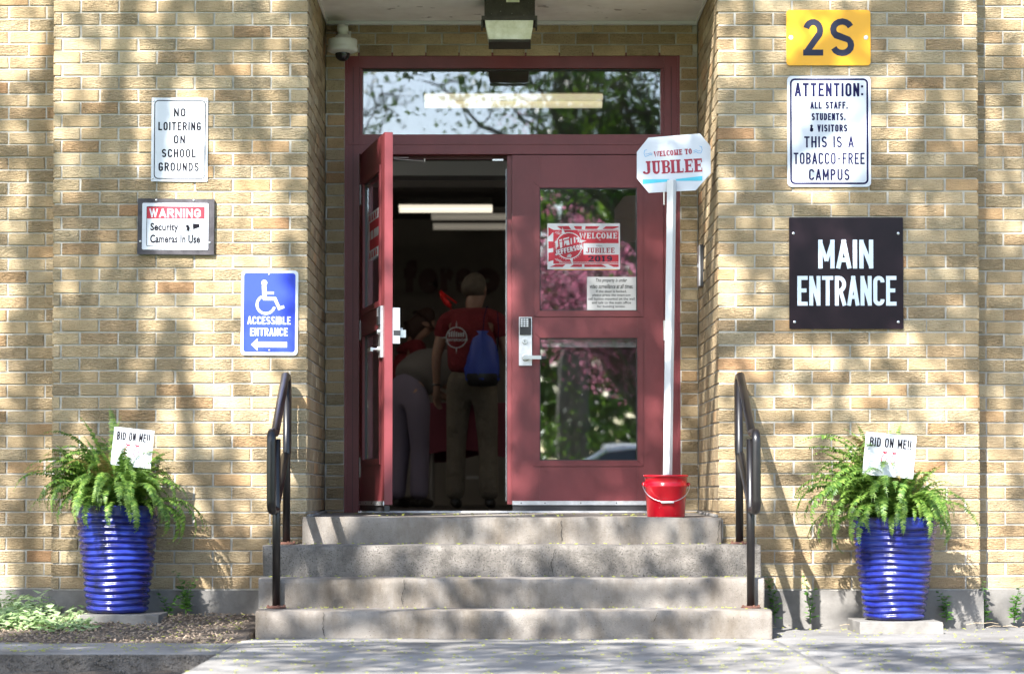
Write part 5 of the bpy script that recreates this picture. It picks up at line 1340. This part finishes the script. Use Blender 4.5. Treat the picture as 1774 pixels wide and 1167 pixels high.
st_('interior_ceiling', -5, 5, 1.7, 12.9, 3.66, 3.8, M_ind)
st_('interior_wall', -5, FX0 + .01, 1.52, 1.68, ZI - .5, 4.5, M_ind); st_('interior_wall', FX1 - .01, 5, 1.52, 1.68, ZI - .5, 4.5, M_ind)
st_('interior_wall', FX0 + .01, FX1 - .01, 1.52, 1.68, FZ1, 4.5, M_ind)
YBm = 6.6; zB0, zB1 = P(0, 304, YBm).z, P(0, 279, YBm).z
st_('ceiling_beam', -4.8, 4.8, YBm, YBm + .3, zB0, zB1, new_mat('grey beam', (.55, .58, .60), .7))
st_('ceiling_beam', -4.8, 4.8, YBm + 1.2, YBm + 1.5, P(0, 325, 7.8).z, P(0, 300, 7.8).z, M_ind)
def tube_lamp(label, x0, x1, y0, y1, Y, m, md=None):
    a, b_ = P(x0, y1, Y), P(x1, y0, Y); t = thing('ceiling_light', label, 'ceiling light', ((a.x + b_.x) / 2, Y, b_.z), 'fluorescent lights in the hall')
    hw = (b_.x - a.x) / 2; h = b_.z - a.z
    boxo('housing', -hw, hw, -.05, .2, .001, .06, M_ind, t)
    bm = bmesh.new()
    for k in (0, 1):
        y = -.02 + k * .1; zz = -h * (.3 + .4 * k); tube(bm, [(-hw, y, zz), (hw, y, zz)], h * .26, 8)
    fin(bm, 'tube', m, t)
    boxo('diffuser', -hw, hw, .09, .1, -h, 0, md or m, t)
tube_lamp('bright fluorescent light seen through the open doorway', 691, 853, 355, 366, 8.9, M_tube)
tube_lamp('dim fluorescent light just below the bright one', 747, 905, 370, 379, 10.2, M_tube2)
tube_lamp('dim fluorescent light, lowest in the doorway', 750, 920, 387, 396, 11.3, M_tube2)
tube_lamp('warm fluorescent light seen through the transom glass', 735, 1044, 163, 184, 3.7, new_mat('warm fluorescent tube', (.9, .85, .7), .5, emit=(1.0, .84, .55), estr=.22), M_tube2)
M_fill_lamp = new_mat('added fill light', (.9, .88, .8), .5, emit=(1.0, .92, .8), estr=4.2)  # for out-of-view emitters added to brighten the hall and the people in it
for X_, Y_, lb in ((-2.6, 5.2, 'added unseen fill light over the left side of the hall'), (2.6, 5.2, 'added unseen fill light over the right side of the hall'), (-2.6, 3.4, 'added unseen fill light on the left near the entrance doors'), (2.6, 3.4, 'added unseen fill light on the right near the entrance doors')):
    t = thing('ceiling_light', lb, 'ceiling light', (X_, Y_, 3.6), 'fluorescent lights in the hall')
    boxo('housing', -.65, .65, -.1, .1, .001, .05, M_ind, t); boxo('diffuser', -.62, .62, -.08, .08, -.03, 0, M_fill_lamp, t)
# dark red lettering on the far wall
i = Ink('wall_lettering'); Yw = 12.49
bn = thing('wall_lettering', 'large dark red letters on the far wall of the dim hall', 'lettering', (0, Yw, 0))
for ch, x0, x1, y0, y1 in (('f', 700, 722, 450, 505), ('e', 725, 759, 465, 508), ('r', 763, 786, 465, 505), ('s', 790, 816, 465, 507), ('o', 822, 866, 464, 508)):
    a, b_ = P(x0, y1, Yw), P(x1, y0, Yw); i.text(ch, a.x, a.z, b_.x, b_.z, -.002, .09)
i.done(new_mat('maroon paint', (.23, .145, .13), .7), bn)
# table with a cloth
Yt = 7.0; tz = P(0, 697, Yt).z; tx0, tx1 = P(722, 0, Yt).x, P(930, 0, Yt).x
tb = thing('folding_table', 'folding table under a maroon cloth behind the standing man', 'table', ((tx0 + tx1) / 2, Yt + .35, ZI))
hw = (tx1 - tx0) / 2
boxo('table_top', -hw + .02, hw - .02, -.33, .33, tz - ZI - .03, tz - ZI - .004, M_ind, tb)
for sx in (-1, 1):
    for sy in (-1, 1):
        bm = bmesh.new(); tube(bm, [(sx * (hw - .12), sy * .25, 0), (sx * (hw - .12), sy * .25, tz - ZI - .031)], .014, 8); fin(bm, 'leg', M_steel, tb)
bm = bmesh.new(); nn = 60; per = []
for k in range(nn):
    t_ = k / nn; a = 2 * math.pi * t_; x = max(-1, min(1, 1.45 * math.cos(a))) * hw; y = max(-1, min(1, 1.45 * math.sin(a))) * .35; per.append((x, y))
rings = []
for j in range(6):
    q = j / 5; rings.append([bm.verts.new((x * (1 + .02 * q + .03 * q * math.sin(k * 1.3)), y * (1 + .03 * q + .06 * q * math.sin(k * 1.3)), tz - q * (.44 + .05 * math.sin(k * .4)) - ZI)) for k, (x, y) in enumerate(per)])
for a, b_ in zip(rings, rings[1:]):
    for k in range(nn): bm.faces.new((a[k], a[(k + 1) % nn], b_[(k + 1) % nn], b_[k]))
bm.faces.new(rings[0])
o = fin(bm, 'tablecloth', new_mat('maroon cloth', (.16, .03, .05), .85), None, smooth=True, loc=((tx0 + tx1) / 2, Yt + .35, ZI)); tag(o, 'maroon cloth hanging over the table in the hall', 'tablecloth')
bm = bmesh.new()
a, b_, c, d = P(763, 504, Yt), P(791, 525, Yt), P(766, 512, Yt), P(781, 531, Yt)
tube(bm, [a, a.lerp(b_, .5), b_], [.008, .006, .010], 7); tube(bm, [a, c, c.lerp(d, .5) + Vector((0, 0, -.01)), d], [.012, .02, .026, .02], 7)
tube(bm, [d, Vector((d.x + .05, Yt + .1, tz + .0))], .004, 5)
o = fin(bm, 'foil_ribbon', new_mat('red foil', (.95, .03, .03), .12, .2), None, smooth=True); tag(o, 'shiny bright red foil ribbon standing up over the table beside the man', 'ribbon')
o2 = boxo('shelf_box', P(808, 0, 9).x, P(829, 0, 9).x, 9, 9.3, P(0, 829, 9).z, P(0, 824, 9).z, M_offwhite); tag(o2, 'small pale box low behind the standing man', 'box')

# ------------------------------------------------------------------ people
def skin(name, V, E, mat, parent, levels=2, sy=1.0):
    me = bpy.data.meshes.new(name); ks = list(V); ix = {k: n for n, k in enumerate(ks)}
    me.from_pydata([V[k][0] for k in ks], [(ix[a], ix[b_]) for a, b_ in E], [])
    ob = bpy.data.objects.new('tmp', me); C.objects.link(ob)
    ob.modifiers.new('s', 'SKIN'); 
    for k in ks:
        sv = me.skin_vertices[0].data[ix[k]]; r_ = V[k][1]; sv.radius = (r_, r_) if not isinstance(r_, tuple) else r_; sv.use_root = (ix[k] == 0)
    m = ob.modifiers.new('d', 'SUBSURF'); m.levels = m.render_levels = levels
    dg = bpy.context.evaluated_depsgraph_get(); dg.update(); out = bpy.data.meshes.new_from_object(ob.evaluated_get(dg))
    bpy.data.objects.remove(ob); bpy.data.meshes.remove(me)
    out.name = name
    for v in out.vertices: v.co.y *= sy
    for p in out.polygons: p.use_smooth = True
    out.materials.clear(); return link(name, out, mat, parent)
M_skin = mottled('skin', (.30, .17, .12), (.36, .21, .15), 12, .55, .05)
def hand(V, E, wrist, d, side, pre):
    """palm with four fingers and a thumb; d = pointing direction, side = across the palm towards the thumb"""
    d = Vector(d).normalized(); side = Vector(side).normalized(); w_ = Vector(V[wrist][0]); palm = w_ + d * .055
    V[pre + 'p'] = (palm, .030); E.append((wrist, pre + 'p'))
    bend = d.cross(side).normalized()
    for n, (off, ln) in enumerate(((.028, .075), (.010, .085), (-.009, .08), (-.027, .062))):
        k0 = palm + side * off + d * .035; V[f'{pre}{n}a'] = (k0, .0105); V[f'{pre}{n}b'] = (k0 + d * ln * .5 + bend * .008, .009); V[f'{pre}{n}c'] = (k0 + d * ln * .9 + bend * .03, .0075)
        E += [(pre + 'p', f'{pre}{n}a'), (f'{pre}{n}a', f'{pre}{n}b'), (f'{pre}{n}b', f'{pre}{n}c')]
    V[pre + 't1'] = (palm + side * .042 - d * .01, .012); V[pre + 't2'] = (palm + side * .058 + d * .035, .0095); E += [(pre + 'p', pre + 't1'), (pre + 't1', pre + 't2')]
def person(label, loc, rz, J, shirt, trousers, hairc, sleeve=.55, shoes=(.03, .025, .02), hair_long=False, torso=1.0, glasses=False, sleeve_mat=None):
    """J: joint positions in metres; local +Y is where the person faces"""
    t = thing('person', label, 'person', loc, rot=(0, 0, rz))
    g = {k: Vector(v) for k, v in J.items()}
    hd = (g['head'] - g['neck']).normalized(); fw = g['face'].normalized(); sd = fw.cross(hd).normalized()
    V = {}; E = []
    def a(k, p, r_): V[k] = (Vector(p), r_)
    a('pelvis', g['pelvis'], .09); a('waist', g['waist'], .09); a('chest', g['chest'], .13); a('neck0', g['neck'] - hd * .06, .06); a('neck', g['neck'], .055)
    a('jaw', g['head'] - hd * .075 + fw * .018, .068); a('hd', g['head'] + fw * .004, .092); a('top', g['head'] + hd * .075 - fw * .012, .075)
    a('nose', g['head'] - hd * .022 + fw * .112, .011); a('chin', g['head'] - hd * .105 + fw * .065, .028)
    a('earl', g['head'] - sd * .088 - hd * .01, .017); a('earr', g['head'] + sd * .088 - hd * .01, .017)
    E += [('pelvis', 'waist'), ('waist', 'chest'), ('chest', 'neck0'), ('neck0', 'neck'), ('neck', 'jaw'), ('jaw', 'hd'), ('hd', 'top'), ('hd', 'nose'), ('jaw', 'chin'), ('hd', 'earl'), ('hd', 'earr')]
    for s_ in 'lr':
        a('sh' + s_, g['sh' + s_], .06); a('el' + s_, g['el' + s_], .042); a('wr' + s_, g['wr' + s_], .028)
        E += [('chest', 'sh' + s_), ('sh' + s_, 'el' + s_), ('el' + s_, 'wr' + s_)]
        dd = g['wr' + s_] - g['el' + s_]
        hand(V, E, 'wr' + s_, dd, fw if abs(dd.normalized().dot(fw)) < .8 else Vector((0, 0, 1)), 'h' + s_)
        a('hip' + s_, g['hip' + s_], .07); a('kn' + s_, g['kn' + s_], .058); a('an' + s_, g['an' + s_], .04); E += [('pelvis', 'hip' + s_), ('hip' + s_, 'kn' + s_), ('kn' + s_, 'an' + s_)]
    skin('body', V, E, M_skin, t)
    # shirt
    V = {}; E = []
    a('b', g['waist'].lerp(g['pelvis'], .75), .165 * torso); a('w', g['waist'], .17 * torso); a('c', g['chest'], .175 * torso); a('n', g['neck'].lerp(g['chest'], .32), .10); E += [('b', 'w'), ('w', 'c'), ('c', 'n')]
    for s_ in 'lr':
        a('s' + s_, g['sh' + s_], .082); a('e' + s_, g['sh' + s_].lerp(g['el' + s_], sleeve * .5), .072); a('f' + s_, g['sh' + s_].lerp(g['el' + s_], sleeve), .070)
        E += [('n', 's' + s_), ('s' + s_, 'e' + s_), ('e' + s_, 'f' + s_)]
    sh = skin('shirt', V, E, shirt, t)
    V = {}; E = []
    a('p', g['pelvis'].lerp(g['waist'], .9), .15 * torso); a('q', g['pelvis'], .165 * torso); E += [('p', 'q')]
    for s_ in 'lr':
        a('h' + s_, g['hip' + s_].lerp(g['kn' + s_], .12), .115); a('t' + s_, g['hip' + s_].lerp(g['kn' + s_], .5), .098); a('k' + s_, g['kn' + s_], .082); a('c' + s_, g['kn' + s_].lerp(g['an' + s_], .55), .080); a('a' + s_, g['an' + s_] + Vector((0, 0, -.03)), .082)
        E += [('q', 'h' + s_), ('h' + s_, 't' + s_), ('t' + s_, 'k' + s_), ('k' + s_, 'c' + s_), ('c' + s_, 'a' + s_)]
    skin('trousers', V, E, trousers, t)
    ms = new_mat('shoe', shoes, .5)
    for s_ in 'lr':
        an = g['an' + s_]; f = Vector((fw.x, fw.y, 0)).normalized() if J.get('toes') is None else Vector(J['toes'])
        V = {'a': (Vector((an.x, an.y, .06)) - f * .03, .045), 'b': (Vector((an.x, an.y, .045)) + f * .08, .042), 'c': (Vector((an.x, an.y, .035)) + f * .17, .032)}
        skin('shoe', V, [('a', 'b'), ('b', 'c')], ms, t)
    hm = mottled('hair', hairc, tuple(min(1, c * 1.5) for c in hairc), 30, .7, .6, 160, .004)
    V = {'a': (g['head'] - hd * .062 - fw * .035, .088), 'b': (g['head'] + hd * .02 - fw * .026, .114), 'c': (g['head'] + hd * .085 - fw * .008, .100), 'd': (g['head'] + hd * .095 + fw * .045, .055)}
    E = [('a', 'b'), ('b', 'c'), ('c', 'd')]
    if hair_long: V['e'] = (g['head'] - hd * .12 - fw * .09, .05); E.append(('a', 'e'))
    skin('hair', V, E, hm, t)
    if glasses:
        bm = bmesh.new()
        for s_ in (-1, 1):
            c = g['head'] + fw * .098 + sd * s_ * .034 + hd * .0; pts = [c + (sd * math.cos(q) * .024 + hd * math.sin(q) * .018) for q in [2 * math.pi * k / 12 for k in range(13)]]; tube(bm, pts, .0018, 5); tube(bm, [c + sd * s_ * .024, g['head'] + sd * s_ * .092 + hd * .0], .0016, 5)
        fin(bm, 'glasses', M_dark, t)
    return t, sh
YM = 5.5; xm = P(818, 0, YM).x
M_redshirt = mottled('red cotton', (.16, .012, .018), (.20, .016, .022), 6, .9, .9, 8, .05, vec=(1, 1, .5)); M_khaki = mottled('khaki cloth', (.12, .10, .075), (.16, .135, .10), 8, .9, .9, 9, .05, vec=(1, 1, .4))
man, shm = person('heavyset man in a red shirt and khaki trousers seen from behind in the doorway', (xm, YM, ZI), -R(8),
    dict(pelvis=(0, 0, .98), waist=(0, -.01, 1.13), chest=(0, .0, 1.34), neck=(.005, .015, 1.53), head=(.02, .05, 1.675), face=(.62, .78, -.05),
         shl=(-.205, 0, 1.45), ell=(-.275, -.02, 1.17), wrl=(-.285, .05, .93), shr=(.205, 0, 1.45), elr=(.27, .02, 1.18), wrr=(.27, .22, 1.06),
         hipl=(-.10, 0, .93), knl=(-.125, .02, .50), anl=(-.13, -.01, .09), hipr=(.10, 0, .93), knr=(.12, .02, .50), anr=(.135, -.01, .09), toes=(0, 1, 0)),
    M_redshirt, M_khaki, (.085, .065, .045), glasses=True, torso=1.22)
bm = bmesh.new()
pts = [(-.288 + .028 * math.cos(q), .045 + .028 * math.sin(q), .955) for q in [2 * math.pi * k / 14 for k in range(15)]]; tube(bm, pts, .008, 6); fin(bm, 'watch', M_dark, man)
# emblem printed on the back of the shirt
i = Ink('emblem'); cx, cz, yy = -.085, 1.30, -.232
i.ring(cx, cz, .078, .008, yy); i.poly([(cx - .006, cz + .078), (cx + .006, cz + .078), (cx, cz + .13)], yy); i.poly([(cx - .006, cz - .078), (cx + .006, cz - .078), (cx, cz - .125)], yy); i.poly([(cx - .078, cz - .006), (cx - .078, cz + .006), (cx - .13, cz)], yy)
for k in range(7): i.poly([(cx - .06 + k * .018, cz + .005), (cx - .048 + k * .018, cz + .005), (cx - .048 + k * .018, cz + .045 + .012 * math.sin(k)), (cx - .06 + k * .018, cz + .04)], yy)
i.text('JEFFERSON', cx - .085, cz - .035, cx + .085, cz - .008, yy - .002, .03)
em = i.done(new_mat('shirt print', (.55, .56, .58), .8), shm)
bp_ = thing('drawstring_bag', "blue and black drawstring bag hanging on the man's back", 'bag', (xm + .085, YM - .30, ZI + 1.12))
bm = bmesh.new()
lathe(bm, [(0, -.19), (.09, -.185), (.125, -.14), (.130, -.06), (.115, .03), (.095, .11), (.07, .17), (.028, .20), (.045, .225), (0, .225)], 24, wob=lambda q, z, a: (q * (1 + .10 * math.sin(a * 5 + z * 20)), z))
bmesh.ops.transform(bm, matrix=Matrix.Diagonal((1, .55, 1, 1)), verts=bm.verts); bmesh.ops.remove_doubles(bm, verts=bm.verts, dist=.0005)
fin(bm, 'bag_body', new_mat('blue nylon', (.03, .06, .36), .5), bp_, smooth=True)
bm = bmesh.new()
lathe(bm, [(0, -.2), (.102, -.19), (.13, -.13), (.126, -.10)], 24); bmesh.ops.transform(bm, matrix=Matrix.Diagonal((1.03, .58, 1, 1)), verts=bm.verts); fin(bm, 'black_base', M_dark, bp_, smooth=True)
bm = bmesh.new(); tube(bm, [(0, 0, .2), (.01, .02, .33), (.03, .12, .42), (.04, .2, .42)], .004, 6); tube(bm, [(.09, .02, -.13), (.11, .02, .05), (.12, .05, .25), (.11, .14, .38)], .004, 6); fin(bm, 'cord', M_navy, bp_)
YA = 6.4; xa = P(708, 0, YA).x
person('person in a grey top and pale trousers bending over the maroon table', (xa, YA, ZI), -R(38),
    dict(pelvis=(0, -.02, .97), waist=(0, .10, 1.07), chest=(0, .30, 1.15), neck=(0, .48, 1.17), head=(0, .60, 1.13), face=(0, .5, -.8),
         shl=(-.17, .40, 1.17), ell=(-.2, .52, .98), wrl=(-.15, .66, .92), shr=(.17, .40, 1.17), elr=(.2, .52, .98), wrr=(.15, .66, .92),
         hipl=(-.09, 0, .93), knl=(-.09, .02, .50), anl=(-.09, -.05, .09), hipr=(.09, 0, .93), knr=(.09, .04, .50), anr=(.09, .03, .09), toes=(0, 1, 0)),
    new_mat('grey cotton', (.15, .137, .13), .9), new_mat('pale lavender cloth', (.17, .145, .20), .9), (.06, .03, .02), sleeve=.9, torso=1.15)
YC = 7.6; xc_ = P(703, 0, YC).x
person('person in a red shirt with dark hair looking down at the table', (xc_, YC, ZI), -R(80),
    dict(pelvis=(0, 0, .95), waist=(0, .02, 1.1), chest=(0, .05, 1.30), neck=(0, .10, 1.47), head=(0, .17, 1.58), face=(0, .93, -.35),
         shl=(-.17, .06, 1.38), ell=(-.2, .16, 1.13), wrl=(-.15, .38, 1.05), shr=(.17, .06, 1.38), elr=(.2, .16, 1.13), wrr=(.15, .38, 1.05),
         hipl=(-.09, 0, .9), knl=(-.09, .02, .48), anl=(-.09, -.02, .09), hipr=(.09, 0, .9), knr=(.09, .04, .48), anr=(.09, .0, .09), toes=(0, 1, 0)),
    M_redshirt, M_ind, (.035, .015, .01), sleeve=.5, torso=.95, hair_long=True)
